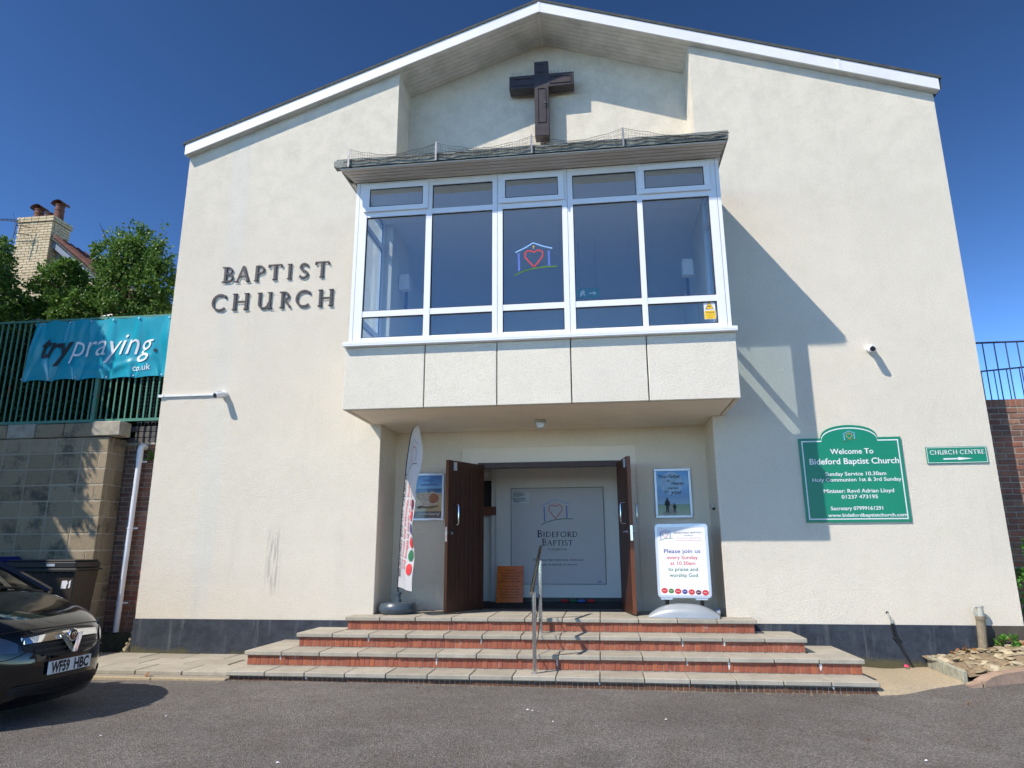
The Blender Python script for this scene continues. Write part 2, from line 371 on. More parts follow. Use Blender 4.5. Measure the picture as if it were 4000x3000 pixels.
def text_mesh(s, bold=0, ext=0.0, shear=0, spacing=1, name='lettering'):
    cu = bpy.data.curves.new('t', 'FONT'); cu.body = s; cu.size = 1; cu.offset = bold; cu.extrude = ext; cu.shear = shear; cu.space_character = spacing; cu.resolution_u = 3
    o = bpy.data.objects.new('t', cu); C.objects.link(o)
    dg = bpy.context.evaluated_depsgraph_get(); dg.update(); me = bpy.data.meshes.new_from_object(o.evaluated_get(dg)); me.name = name
    bpy.data.objects.remove(o); bpy.data.curves.remove(cu); return me

CAPREF = {}
def text_fit(s, x0, x1, zb, cap, y, m, parent, name='lettering', bold=.0, shear=0, ext=.001, fn=None, sub=0, spacing=1):
    """text standing in the XZ plane facing -Y: spans x0..x1, baseline zb, capital height cap"""
    me = text_mesh(s, bold, 0, shear, spacing, name); n = len(me.vertices); co = np.zeros(n*3); me.vertices.foreach_get('co', co); co = co.reshape(-1, 3)
    a, b = co[:, 0].min(), co[:, 0].max(); k = .72
    X = x0 + (co[:, 0]-a)/(b-a)*(x1-x0); Z = zb + co[:, 1]/k*cap
    out = np.stack([X, np.full(n, y), Z], 1); me.vertices.foreach_set('co', out.ravel()); me.materials.clear(); me.materials.append(m)
    if sub:
        b_ = bmesh.new(); b_.from_mesh(me); bmesh.ops.triangulate(b_, faces=b_.faces); bmesh.ops.subdivide_edges(b_, edges=[e for e in b_.edges if e.calc_length() > .04], cuts=sub, use_grid_fill=True); b_.to_mesh(me); b_.free()
    if fn:
        for v in me.vertices: v.co = fn(v.co)
    me.update(); return link(name, me, parent)

# serif capitals drawn as strokes in a box of height 1: (kind, data, width)
TH, TN = .155, .075
def arc(cx, cy, rx, ry, a0, a1, n=14): return [(cx+rx*math.cos(math.radians(a0+(a1-a0)*i/n)), cy+ry*math.sin(math.radians(a0+(a1-a0)*i/n))) for i in range(n+1)]
GL = {
 'B': (.62, [([(.16, 0), (.16, 1)], TH), ([(.16, .96)]+arc(.30, .745, .22, .215, 90, -90)+[(.16, .53)], .095), ([(.16, .53)]+arc(.32, .285, .25, .245, 90, -90)+[(.16, .04)], .105)]),
 'A': (.92, [([(.10, 0), (.45, .98)], TN), ([(.45, .98), (.80, 0)], TH), ([(.24, .34), (.68, .34)], TN)]),
 'P': (.60, [([(.16, 0), (.16, 1)], TH), ([(.16, .96)]+arc(.30, .72, .25, .24, 90, -90)+[(.16, .48)], .10)]),
 'T': (.80, [([(.40, 0), (.40, 1)], TH), ([(.03, .96), (.77, .96)], TN)]),
 'I': (.34, [([(.17, 0), (.17, 1)], TH)]),
 'S': (.60, [(arc(.31, .73, .21, .22, 35, 250, 12)+arc(.29, .27, .22, .22, 70, -145, 12), .12)]),
 'C': (.92, [(arc(.52, .5, .44, .46, 48, 312, 22), .13)]),
 'H': (.90, [([(.14, 0), (.14, 1)], TH), ([(.76, 0), (.76, 1)], TH), ([(.14, .5), (.76, .5)], TN)]),
 'U': (.86, [([(.14, 1), (.14, .40)]+arc(.40, .32, .26, .28, 180, 330, 10)+[(.70, .4)], .135), ([(.72, 1), (.72, 0)], .12)]),
 'R': (.68, [([(.16, 0), (.16, 1)], TH), ([(.16, .96)]+arc(.30, .73, .22, .23, 90, -90)+[(.16, .5)], .10), ([(.30, .5), (.66, .02)], .13)]),
 'D': (.84, [([(.16, 0), (.16, 1)], TH), ([(.16, .96)]+arc(.32, .5, .42, .46, 90, -90)+[(.16, .04)], .10)]),
 'E': (.58, [([(.16, 0), (.16, 1)], TH), ([(.16, .96), (.52, .96)], TN), ([(.16, .5), (.46, .5)], TN), ([(.16, .04), (.54, .04)], TN)]),
 'F': (.55, [([(.16, 0), (.16, 1)], TH), ([(.16, .96), (.52, .96)], TN), ([(.16, .5), (.46, .5)], TN)]),
 'O': (.98, [(arc(.49, .5, .41, .46, 0, 360, 28), .12)]),
 'N': (.92, [([(.14, 0), (.14, 1)], TN), ([(.14, .98), (.78, .02)], TH), ([(.78, 0), (.78, 1)], TN)]),
}
SERIF = {'B': [(.10, 0), (.10, 1)], 'A': [(.10, 0), (.80, 0)], 'P': [(.16, 0)], 'T': [(.40, 0)], 'I': [(.17, 0), (.17, 1)], 'H': [(.14, 0), (.14, 1), (.76, 0), (.76, 1)],
         'U': [(.14, 1), (.72, 1), (.76, 0)], 'R': [(.14, 0), (.10, 1)], 'D': [(.1, 0), (.1, 1)], 'E': [(.1, 0), (.1, 1)], 'F': [(.14, 0), (.1, 1)], 'N': [(.12, 0), (.12, 1), (.78, 1)]}
VSER = {'T': [(.04, .90), (.76, .90)], 'C': [(.83, .84)], 'E': [(.52, .90), (.53, .10)], 'F': [(.52, .90)], 'S': [(.49, .86), (.09, .14)]}
def ribbon(mb, pts, wd, y0, y1, T):
    P = [Vector((p[0], p[1])) for p in pts]; L = []; Rr = []
    for i, p in enumerate(P):
        d = (P[min(i+1, len(P)-1)]-P[max(i-1, 0)]).normalized(); n = Vector((-d.y, d.x))*wd/2
        L.append(p+n); Rr.append(p-n)
    for i in range(len(P)-1):
        q = [L[i], Rr[i], Rr[i+1], L[i+1]]; vs = [T(v.x, v.y, y0) for v in q]+[T(v.x, v.y, y1) for v in q]
        fs = [(0, 1, 2, 3), (7, 6, 5, 4), (1, 0, 4, 5), (3, 2, 6, 7)]
        if i == 0: fs.append((0, 3, 7, 4)[::-1]); fs[-1] = (0, 4, 5, 1)
        if i == len(P)-2: fs.append((2, 3, 7, 6))
        mb.add(vs, fs)
def glyph(mb, ch, x0, z0, wd, h, yb, depth, wt=1):
    gw, st = GL[ch]; sx = wd/gw
    T = lambda x, z, y: (x0+x*sx, y, z0+z*h)
    k = 0
    for pts, t in st:
        ribbon(mb, pts, t*wt, yb-depth-k*.0012, yb, T); k += 1
    for (x, z) in SERIF.get(ch, []):
        zz = z+.022 if z == 0 else z-.022
        ribbon(mb, [(x-.125, zz), (x+.125, zz)], .05, yb-depth-k*.0012, yb, T); k += 1
    for (x, z) in VSER.get(ch, []):
        ribbon(mb, [(x, z-.09), (x, z+.07)], .06, yb-depth-k*.0012, yb, T); k += 1
def serif_line(s, x0, x1, zb, cap, y, m, parent, name='lettering', small=.78, smallcaps=False, depth=.001):
    """one object holding a line of serif capitals fitted to x0..x1"""
    ws = []
    for i, c in enumerate(s):
        k = 1 if (not smallcaps or c.isupper()) else small
        ws.append(.4 if c == ' ' else (GL[c.upper()][0]+.10)*k)
    tot = sum(ws); u = (x1-x0)/tot; mb = MB(); x = x0
    for i, c in enumerate(s):
        k = 1 if (not smallcaps or c.isupper()) else small
        if c != ' ': glyph(mb, c.upper(), x, zb, GL[c.upper()][0]*k*u, cap*k, y, depth)
        x += ws[i]*u
    return mb.build(name, m, parent)

def logo(x, z, k, y, parent, cols, fn=None, name='emblem', wd=.02):
    """house-and-heart emblem: roof lines, two posts, heart, cross, hill; k = overall width"""
    T = lambda a, b, yy: (fn((x+a*k, yy, z+b*k)) if fn else (x+a*k, yy, z+b*k))
    e = link(name, None, parent) if False else None
    parts = []
    heart = [(0, -.14), (-.10, -.02), (-.19, .10), (-.185, .20), (-.12, .245), (-.05, .235), (0, .195), (.05, .235), (.12, .245), (.185, .20), (.19, .10), (.10, -.02), (0, -.14)]
    for nm, col, pls, t in (('roof_line', cols[0], [[(-.40, .22), (-.2, .31), (-.01, .42), (.2, .33), (.40, .27)]], wd), ('post_line', cols[1], [[(-.33, .19), (-.325, 0), (-.32, -.22)], [(.32, .22), (.325, 0), (.325, -.13)]], wd*1.5),
                            ('heart_outline', cols[2], [heart], wd), ('small_cross', cols[3], [[(-.005, .28), (-.005, .36)], [(-.03, .335), (.02, .335)]], wd*.6), ('hill_line', cols[4], [[(-.43, -.32), (-.3, -.25), (-.05, -.18), (.2, -.15), (.50, -.155)]], wd)):
        mb = MB(); kk = 0
        for p in pls:
            P = [(a, b) for a, b in p]; ribbon(mb, P, t, y-.0012-kk*.0008, y-.0002, T); kk += 1
        mb.build(nm, MT[col], parent)

def leaves(pts, nrm, size, m, name, parent=None, up=.3, **k):
    """foliage mesh: one folded four-triangle leaf per point"""
    n = len(pts); d = RNG.normal(size=(n, 3)); d[:, 2] -= .25; d += nrm*.9; d /= np.linalg.norm(d, axis=1)[:, None]
    q = RNG.normal(size=(n, 3)); q -= (q*d).sum(1)[:, None]*d; q /= np.linalg.norm(q, axis=1)[:, None]; nn = np.cross(d, q)
    s = size*(.6+.8*RNG.random(n))[:, None]
    b = pts; mid = b+d*s*.5+nn*s*.06
    V = np.stack([b, mid+q*s*.32-nn*s*.12, b+d*s-nn*s*.10, mid-q*s*.32-nn*s*.12, mid], 1).reshape(-1, 3)
    me = bpy.data.meshes.new(name); i = np.arange(n)*5
    T = np.stack([np.stack([i, i+1, i+4], 1), np.stack([i+1, i+2, i+4], 1), np.stack([i+2, i+3, i+4], 1), np.stack([i+3, i, i+4], 1)], 1).reshape(-1, 3)
    me.from_pydata(V.tolist(), [], T.tolist()); me.materials.append(m)
    return link(name, me, parent, **k)

def blob_pts(blobs, n, shell=.55):
    """points spread in overlapping ellipsoids (cx, cy, cz, rx, ry, rz), denser near the surface, in clumps"""
    vol = np.array([b[3]*b[4]*b[5] for b in blobs])**.67; vol /= vol.sum(); P = []; Q = []
    for b, f in zip(blobs, vol):
        m = max(20, int(n*f)); nc = max(6, m//45)
        cdir = RNG.normal(size=(nc, 3)); cdir /= np.linalg.norm(cdir, axis=1)[:, None]; cr = (shell+(1.08-shell)*RNG.random(nc)**.6)
        idx = RNG.integers(0, nc, m); loc = RNG.normal(size=(m, 3))*.13
        u = cdir[idx]*cr[idx][:, None]+loc
        P.append(u*np.array(b[3:6])+np.array(b[:3])); Q.append(cdir[idx])
    return np.concatenate(P), np.concatenate(Q)
# ------------------------------------------------------------------ ground and road
def road_z(x, y):
    z = .066 + .012*math.sin(x*.7+y*.4) - .012*max(0, min(1, (y+2.2)/.7))
    r = max(0, x-9.3); z += .055*min(r, 3)**1.25*max(0, min(1, (y+5)/3.5))
    return z
g = MB(); g.box(-400, 400, -400, 600, -3.2, -.25); tag(g.build('ground', MT['grassland']), kind='structure')
def rd(u, v): 
    x = -14+30*u; y = -16+15.2*v; return (x, y, road_z(x, y))
g = MB(); g.grid(rd, 180, 92); o = g.build('road', MT['asphalt'], smooth=True); tag(o, kind='structure')
g = MB(); g.box(-40, 60, -60, -15.9, -.2, .05); g.box(-40, -13.9, -15.9, -.8, -.2, .055); g.box(15.9, 60, -15.9, -.8, -.2, .2); tag(g.build('road_beyond', MT['asphalt']), kind='structure')

# ------------------------------------------------------------------ church
XL, XR, XA = -.3927, 11.3555, 5.53
def rz(x): return 10.09 - (.359*(XA-x) if x < XA else .348*(x-XA))
CH = thing('church', 'cream rendered gabled church building with projecting glazed bay over porch', 'church')
g = MB(); W = .04
g.prism_y([(XL, .0), (3.118, .0), (3.118, 3.35), (3.187, 3.35), (3.187, rz(3.187)+W), (XL, rz(XL)+W)], 0, .92)
g.prism_y([(7.838, .0), (XR, .0), (XR, rz(XR)+W), (7.888, rz(7.888)+W), (7.888, 3.35), (7.838, 3.35)], 0, .92)
g.prism_y([(3.187, 6.62), (7.888, 6.62), (7.888, rz(7.888)+W), (XA, rz(XA)+W), (3.187, rz(3.187)+W)], .66, .93)        # niche back wall
g.box(XL, XL+.3, .92, 12, 0, rz(XL)+W-.02); g.box(XR-.3, XR, .92, 12, 0, rz(XR)+W-.02)
g.prism_y([(XL, 0), (XR, 0), (XR, rz(XR)), (XA, rz(XA)), (XL, rz(XL))], 12, 12.3)
g.build('wall', MT['wall'], CH)
g = MB()
g.box(3.118, 4.16, .806, .95, .60, 3.33); g.box(6.81, 7.838, .806, .95, .60, 3.33); g.box(4.16, 6.81, .806, .95, 3.055, 3.33)
#, .0015, .806, .6, 3.30); g.box(7.765, 7.838, .0015, .806, .6, 3.30) if False else None
g.build('porch_wall', MT['porch'], CH)
g = MB(); g.box(4.16, 4.43, .822, .94, .60, 3.055); g.box(6.59, 6.81, .822, .94, .60, 3.055); g.box(4.43, 6.59, .822, .94, 2.82, 3.055)
g.build('door_surround', MT['porch_smooth'], CH)
# porch side returns get the porch paint as thin skins
for a, b in ((3.118, 3.122), (7.834, 7.838)): g = MB(); g.box(a, b, .003, .806, .66, 3.31); g.build('porch_return', MT['porch'], CH)
# plinth
for a, b in ((XL-.012, 3.10), (7.86, 10.87)): g = MB(); g.box(a, b, -.014, .05, .0, .592); g.build('plinth', MT['plinth'], CH)
g = MB(); g.box(10.87, XR+.012, -.012, .05, 0, .590); g.build('plinth', MT['brown_paint'], CH, label='brown painted end of the plinth')
# fascia boards, soffit, roof
for side, xa, xb in ((0, -.42, XA), (1, XA, 11.40)):
    g = MB(); g.prism_y([(xa, rz(xa)), (xb, rz(xb)), (xb, rz(xb)+.19), (xa, rz(xa)+.19)], -.12, -.095); g.build('fascia_board', MT['upvc2'], CH)
    xs0, xs1 = (3.187, XA-.012) if side == 0 else (XA+.012, 7.888)
    for k in range(8):
        y0 = -.094+k*.094; g = MB(); g.prism_y([(xs0, rz(xs0)+.002), (xs1, rz(xs1)+.002), (xs1, rz(xs1)+.02), (xs0, rz(xs0)+.02)], y0, y0+.088); g.build('soffit_board', MT['board'], CH)
    g = MB(); g.prism_y([(xs0, rz(xs0)+.022), (xs1, rz(xs1)+.022), (xs1, rz(xs1)+.035), (xs0, rz(xs0)+.035)], -.093, .659); g.build('soffit_backing', MT['black'], CH)
    xo0, xo1 = (-.42, 3.185) if side == 0 else (7.890, 11.40)
    g = MB(); g.prism_y([(xo0, rz(xo0)+.002), (xo1, rz(xo1)+.002), (xo1, rz(xo1)+.02), (xo0, rz(xo0)+.02)], -.094, -.002); g.build('soffit_strip', MT['board'], CH)
    xa2, xb2 = (-.46, XA) if side == 0 else (XA, 11.44)
    g = MB(); g.prism_y([(xa2, rz(xa2)+.192), (xb2, rz(xb2)+.192), (xb2, rz(xb2)+.235), (xa2, rz(xa2)+.235)], -.135, 12.4); g.build('roof', MT['dark_felt'], CH)
    g = MB(); g.prism_y([(xa2+.05, rz(xa2+.05)+.06), (xb2, rz(xb2)+.06), (xb2, rz(xb2)+.19), (xa2+.05, rz(xa2+.05)+.19)], -.09, 12.35); g.build('roof_deck', MT['dark_felt'], CH)
g = MB(); g.prism_y([(XA-.03, rz(XA-.03)-.012), (XA+.03, rz(XA+.03)-.012), (XA+.03, rz(XA+.03)+.004), (XA-.03, rz(XA-.03)+.004)], -.09, .655); g.build('ridge_trim', MT['board'], CH)
for x in (XA, 10.05):
    g = MB(); g.prism_y([(x-.02, rz(x-.02)-.004), (x+.02, rz(x+.02)-.004), (x+.02, rz(x+.02)+.194), (x-.02, rz(x-.02)+.194)], -.126, -.1205); g.build('joint_cover', MT['upvc2'], CH)
# slate edge drips along the verge
# bay: render panels, soffit, sill
PX = [2.955, 4.041, 4.998, 5.952, 6.909, 8.008]; PZ0, PZ1, BY = 3.311, 4.150, -1.119
for i in range(5):
    g = MB(); g.box(PX[i]+(.007 if i else 0), PX[i+1]-(.007 if i < 4 else 0), BY, BY+.06, PZ0, PZ1); g.build('render_panel', MT['panel'], CH, bevel=.006)
for x0, x1 in ((2.955, 3.013), (7.950, 8.008)):
    g = MB(); g.box(x0, x1, BY+.068, -.003, PZ0, PZ1); g.build('side_panel', MT['panel'], CH, bevel=.005)
g = MB(); g.box(3.015, 7.948, BY+.062, -.004, PZ0+.06, 4.14); g.build('bay_base', MT['black'], CH)
g = MB(); g.box(3.03, 7.93, BY+.08, .805, PZ0+.002, PZ0+.05); g.build('porch_ceiling', MT['soffit'], CH)
g = MB(); g.box(2.935, 8.026, -1.20, -.003, 4.152, 4.172); g.box(2.935, 8.026, -1.20, -1.11, 4.172, 4.212); g.box(2.935, 3.03, -1.109, -.003, 4.172, 4.212); g.box(7.93, 8.026, -1.109, -.003, 4.172, 4.212)
g.build('window_sill', MT['upvc'], CH, bevel=.004)
# bay window frame
FY0, FY1 = -1.135, -1.065
g = MB()
posts = [(2.995, 3.160), (4.009, 4.093), (4.935, 5.075), (5.884, 6.030), (6.880, 6.950), (7.812, 7.968)]
for a, b in posts: g.box(a, b, FY0, FY1, 4.213, 6.575)
for i in range(5):
    a, b = posts[i][1], posts[i+1][0]
    for z0, z1 in ((4.213, 4.278), (4.574, 4.655), (6.040, 6.118), (6.474, 6.575)): g.box(a, b, FY0+.006, FY1-.004, z0, z1)
for xs in (2.995, 7.903):
    for y0, y1 in ((-.07, -.004), (FY1, -1.0)): g.box(xs, xs+.065, y0, y1, 4.213, 6.575)
    for z0, z1 in ((4.213, 4.278), (4.574, 4.655), (6.040, 6.118), (6.474, 6.575)): g.box(xs+.004, xs+.061, -1.0, -.07, z0, z1)
BW = g.build('bay_window', MT['upvc'], CH)
for xj in (3.045, 5.004, 5.957, 7.918): MB().box(xj-.0025, xj+.0025, FY0-.002, FY0+.002, 4.214, 6.57).build('frame_joint', MT['galv'], BW)
for i in range(5):
    a, b = posts[i][1], posts[i+1][0]
    for k, (z0, z1) in enumerate(((4.278, 4.574), (4.655, 6.040), (6.118, 6.474))):
        # glazing bead with dark gasket
        if k == 2 and i in (0, 2, 4): continue
        g = MB()
        for q in ((a, b, z0, z0+.012), (a, b, z1-.012, z1), (a, a+.010, z0+.012, z1-.012), (b-.010, b, z0+.012, z1-.012)): g.box(q[0], q[1], FY0+.020, FY0+.030, q[2], q[3])
        g.build('gasket', MT['black'], BW)
        g = MB(); g.box(a+.002, b-.002, FY0+.034, FY0+.040, z0+.002, z1-.002); g.build('window_pane', MT['glass'], BW)
for i in (0, 2, 4):
    a, b = posts[i][1]-.045, posts[i+1][0]+.030; z0, z1 = 6.112, 6.530; y0, y1 = FY0-.030, FY0+.002
    g = MB()
    for q in ((a, b, z0, z0+.072), (a, b, z1-.075, z1), (a, a+.085, z0+.072, z1-.075), (b-.078, b, z0+.072, z1-.075)): g.box(q[0], q[1], y0, y1, q[2], q[3])
    g.build('opening_light', MT['upvc'], BW, bevel=.004)
    g = MB(); g.box(a+.084, b-.077, y0+.018, y0+.024, z0+.071, z1-.074); g.build('window_pane', MT['glass'], BW)
    g = MB()
    for q in ((a+.085, b-.078, z0+.072, z0+.082), (a+.085, b-.078, z1-.085, z1-.075), (a+.085, a+.095, z0+.082, z1-.085), (b-.088, b-.078, z0+.082, z1-.085)): g.box(q[0], q[1], y0+.006, y0+.014, q[2], q[3])
    g.build('gasket', MT['black'], BW)
for xs in (2.995+.03, 7.903+.03):
    for z0, z1 in ((4.278, 4.574), (4.655, 6.040), (6.118, 6.474)):
        g = MB(); g.box(xs, xs+.006, -.998, -.072, z0+.002, z1-.002); g.build('window_pane', MT['glass'], BW)
        g = MB()
        for q in ((-1.0, -.988, z0, z1), (-.084, -.072, z0, z1), (-.988, -.084, z0, z0+.012), (-.988, -.084, z1-.012, z1)): g.box(xs+.012, xs+.02, q[0], q[1], q[2], q[3])
        g.build('gasket', MT['black'], BW)
# canopy over the bay
g = MB(); g.prism_x([(-1.515, 6.618), (-.003, 6.600), (-.003, 6.74), (-1.515, 6.70)], 2.90, 8.00); CN = g.build('canopy', MT['dark_felt'], CH)
for k in range(5):
    y1 = -1.135-k*.077; y0 = y1-.064; g = MB(); g.prism_z([(2.965-(1.135+y1)*-.0-k*.016, y1), (7.985+k*.006, y1), (7.985+k*.006+.006, y0), (2.965-k*.016-.016, y0)], 6.582, 6.600); g.build('canopy_soffit_board', MT['bayboard'], CN)
for xs in (2.93, 7.975):
    g = MB(); g.box(xs-.03, xs+.03, -1.12, -.004, 6.582, 6.600); g.build('canopy_soffit_board', MT['bayboard'], CN)
g = MB()
def lead(u, v):
    x = 2.84+5.20*u; z = 6.602+.108*v; y = -1.532+.002*math.sin(u*60)+.003*math.sin(u*17)*v-.01*v
    return (x, y, z+.0025*math.sin(u*41)*v+.0015*math.sin(u*90))
g.grid(lead, 120, 3)
def lead2(u, v): a = lead(u, 1); return (a[0], a[1]+.0+v*.12, a[2]+.004)
g.grid(lead2, 120, 1)
g.box(2.80, 2.90, -1.525, -1.40, 6.625, 6.705); g.box(8.0, 8.035, -1.525, -.01, 6.605, 6.725); g.box(2.868, 2.899, -1.399, -.01, 6.605, 6.725)
g.build('flashing', MT['lead'], CN)
NET = thing('bird_netting', 'sagging wire bird netting on four brackets along the canopy edge', 'netting')
for x in (3.018, 4.233, 5.521, 6.715):
    g = MB(); g.box(x-.011, x+.011, -1.566, -1.560, 6.585, 6.86); g.box(x-.004, x+.004, -1.559, -1.52, 6.60, 6.64); g.build('bracket', MT['galv'], NET)
g = MB(); bx = [3.018, 4.233, 5.521, 6.715, 8.0]; tops = [.255, .25, .245, .26, .06]
for k in range(8):
    pts = []
    for i in range(4):
        for j in range(13 if i == 3 else 12):
            t = j/12; sag = .12*4*t*(1-t)*(1 if i < 3 else .5); h = (tops[i]*(1-t)+tops[i+1]*t)-sag; h = max(.05, h)
            pts.append((bx[i]*(1-t)+bx[i+1]*t, -1.555+.01*math.sin(k*3+j), 6.60+h*(k+1)/8+.006*math.sin(j*2.3+k)))
    g.tube(pts, .0016 if k < 7 else .003, 3, False)
    if k == 7: toppts = pts
for i in range(0, 150):
    t = i/149*(len(toppts)-1); a = int(t); b = min(a+1, len(toppts)-1); p = Vector(toppts[a]).lerp(Vector(toppts[b]), t-a)
    g.tube([p, (p.x+.02*math.sin(i*1.7), -1.55, 6.60)], .0014, 3, False)
g.build('net_mesh', MT['wire'], NET, kind='stuff')
g = MB(); pts = [(2.95+5.1*i/80, -1.56, 6.655+.018*abs(math.sin(i*.42))+.008*math.sin(i*1.3)) for i in range(81)]; g.tube(pts, .006, 4); g.build('cable', MT['wire'], NET)
# gallery room behind the bay
g = MB()
g.box(2.9, 8.06, 3.8, 3.9, 3.4, 6.9); g.box(2.80, 2.90, .02, 3.8, 3.4, 6.9); g.box(8.06, 8.16, .02, 3.8, 3.4, 6.9); g.build('gallery_wall', MT['roomwall'], CH)
g = MB(); g.box(2.9, 8.06, -.002, 3.8, 6.50, 6.56); g.box(3.065, 7.9, FY1, -.004, 6.50, 6.56); g.build('gallery_ceiling', MT['roomwall'], CH)
g = MB(); g.box(2.9, 8.06, -.002, 3.8, 3.36, 3.45); g.build('gallery_floor', MT['carpet'], CH)
g = MB(); g.box(3.06, 7.90, -1.06, -.02, 4.145, 4.20); g.build('window_seat', MT['roomwall'], CH)
# vestibule behind the doors
g = MB(); g.box(4.45, 7.0, 2.50, 2.62, .745, 3.0); g.box(3.8, 4.45, 2.72, 2.84, .6, 3.0); g.box(4.36, 4.448, 2.56, 2.84, .6, 3.0); g.box(3.72, 3.8, .951, 2.84, .6, 3.0); g.box(7.0, 7.1, .951, 2.62, .6, 3.0); g.build('vestibule_wall', MT['interior'], CH)
g = MB(); g.box(3.8, 7.0, .951, 2.84, 2.92, 3.0); g.build('vestibule_ceiling', MT['interior'], CH)
g = MB(); g.box(3.8, 7.0, .80, 2.84, .58, .668); g.build('vestibule_floor', MT['mat'], CH)
g = MB(); g.box(4.45, 7.0, 2.52, 2.60, .668, .745); g.build('skirting', MT['black'], CH)
g = MB(); g.box(4.42, 4.487, .80, .95, .672, 2.745); g.box(6.533, 6.60, .80, .95, .672, 2.745); g.box(4.42, 6.60, .797, .95, 2.745, 2.822); g.build('door_frame', MT['doorwood'], CH)
g = MB(); g.box(4.44, 6.58, .79, .95, .666, .684); g.build('threshold', MT['doorwood'], CH)
def door_leaf(hx, hy, ex, ey, vis):
    d = Vector((ex-hx, ey-hy, 0)); L = d.length
    base = MB(); base.box(0.0, L, -.016, .016, .685, 2.785)
    dm = base.mesh('door', MT['doorwood'])
    D = link('door', dm, CH, loc=(hx, hy, 0), rot=(0, 0, math.atan2(d.y, d.x)))
    n = 6; pw = (L-.20)/n
    for k in range(n):
        g = MB(); g.box(.10+k*pw+.004, .10+(k+1)*pw-.004, -.024, .024, .80, 2.66); g.build('plank', MT['doorwood'], D, bevel=.003)
    g = MB(); g.box(0, .10, -.026, .026, .686, 2.784); g.box(L-.10, L, -.026, .026, .686, 2.784); g.build('stile', MT['doorwood'], D)
    g = MB(); g.box(.10, L-.10, -.026, .026, 2.66, 2.784); g.box(.10, L-.10, -.026, .026, .686, .80); g.build('rail', MT['doorwood'], D)
    g = MB(); g.box(L, L+.004, -.0255, .0255, .688, 2.782); g.build('edge_lipping', MT['paleedge'], D)
    for s in (1, -1):
        g = MB(); y = s*.026; g.tube([(L-.13, y, 1.875), (L-.13, y+s*.075, 1.875), (L-.13, y+s*.085, 1.90), (L-.13, y+s*.085, 2.125), (L-.13, y+s*.075, 2.15), (L-.13, y, 2.15)], .011, 8); g.build('pull_handle', MT['chrome'], D, smooth=True)
        g = MB(); g.lathe([(.03, 0), (.03, s*.01)], (L-.09, y, 1.76), 12, ax='y'); g.tube([(L-.09, y, 1.76), (L-.09, y+s*.05, 1.76), (L-.17, y+s*.055, 1.76)], .009, 8); g.build('lever', MT['chrome'], D)
    g = MB(); g.box(L+.004, L+.007, -.016, .016, 1.64, 1.84); g.box(L+.007, L+.018, -.010, .010, 1.74, 1.775); g.build('lock_plate', MT['chrome'], D)
    g = MB(); g.box(L-.16, L-.10, vis*.027, vis*.045, 2.64, 2.76); g.build('bolt', MT['satin'], D)
    return D
door_leaf(4.497, .80, 4.108, .075, 1)
door_leaf(6.545, .80, 6.668, .062, -1)
# board inside the vestibule
BD = thing('welcome_board', 'large pale grey board with church emblem on the vestibule wall', 'board')
g = MB(); g.box(4.722, 6.316, 2.484, 2.499, .967, 2.573); g.build('board_panel', MT['board_grey'], BD)
g = MB()
for q in ((4.714, 6.324, .959, .966), (4.714, 6.324, 2.574, 2.581), (4.714, 4.721, .966, 2.574), (6.317, 6.324, .966, 2.574)): g.box(q[0], q[1], 2.482, 2.499, q[2], q[3])
g.build('board_edge', MT['trim'], BD)
logo(5.492, 2.135, .60, 2.483, BD, ('sky_ink', 'blue_ink', 'red_ink', 'gold_ink', 'green_ink'), wd=.020)
serif_line('Bideford', 5.167, 5.872, 1.737, .117, 2.4825, MT['ink'], BD, smallcaps=True)
serif_line('Baptist', 5.248, 5.788, 1.597, .117, 2.4825, MT['ink'], BD, smallcaps=True)
serif_line('CHURCH', 5.357, 5.676, 1.516, .036, 2.4825, MT['ink'], BD)
text_fit('The house that welcomes, loves and', 5.085, 5.940, 1.345, .038, 2.482, MT['purple_ink'], BD, bold=.008)
text_fit('accepts us exactly as we are.', 5.150, 5.846, 1.268, .038, 2.482, MT['purple_ink'], BD, bold=.008)
g = MB(); g.box(6.18, 6.24, 2.482, 2.4835, .992, 1.008); g.build('print_mark', MT['blue_ink'], BD)
NT = thing('paper_notice', 'creased white paper notice in plastic pocket taped to the board', 'notice')
g = MB(); g.grid(lambda u, v: (4.735+.30*u, 2.474+.005*math.sin(u*9+v*7)+.003*math.sin(v*23), 2.315+.215*v), 14, 10); g.build('plastic_pocket', simple('glossy_paper', (.62, .63, .66), .12, var=.05), NT, smooth=True)
g = MB()
for r in range(13):
    if r != 6: g.box(4.755, 4.755+(.12 if r in (5, 12) else .19+.05*((r*7) % 3)/2), 2.463, 2.464, 2.50-r*.0135, 2.504-r*.0135)
g.build('printed_lines', MT['ink'], NT, kind='stuff')
# ledge + dark board left in the vestibule
o = MB().box(3.9, 4.352, 2.69, 2.715, 2.272, 2.738).build('dark_noticeboard', MT['ink']); tag(o, 'dark framed noticeboard on the vestibule wall above wooden ledge', 'noticeboard')
o = MB().box(3.9, 4.44, 2.53, 2.715, 2.124, 2.27).build('wooden_ledge', MT['paleedge']); tag(o, 'varnished wooden ledge below the dark noticeboard in vestibule', 'ledge')
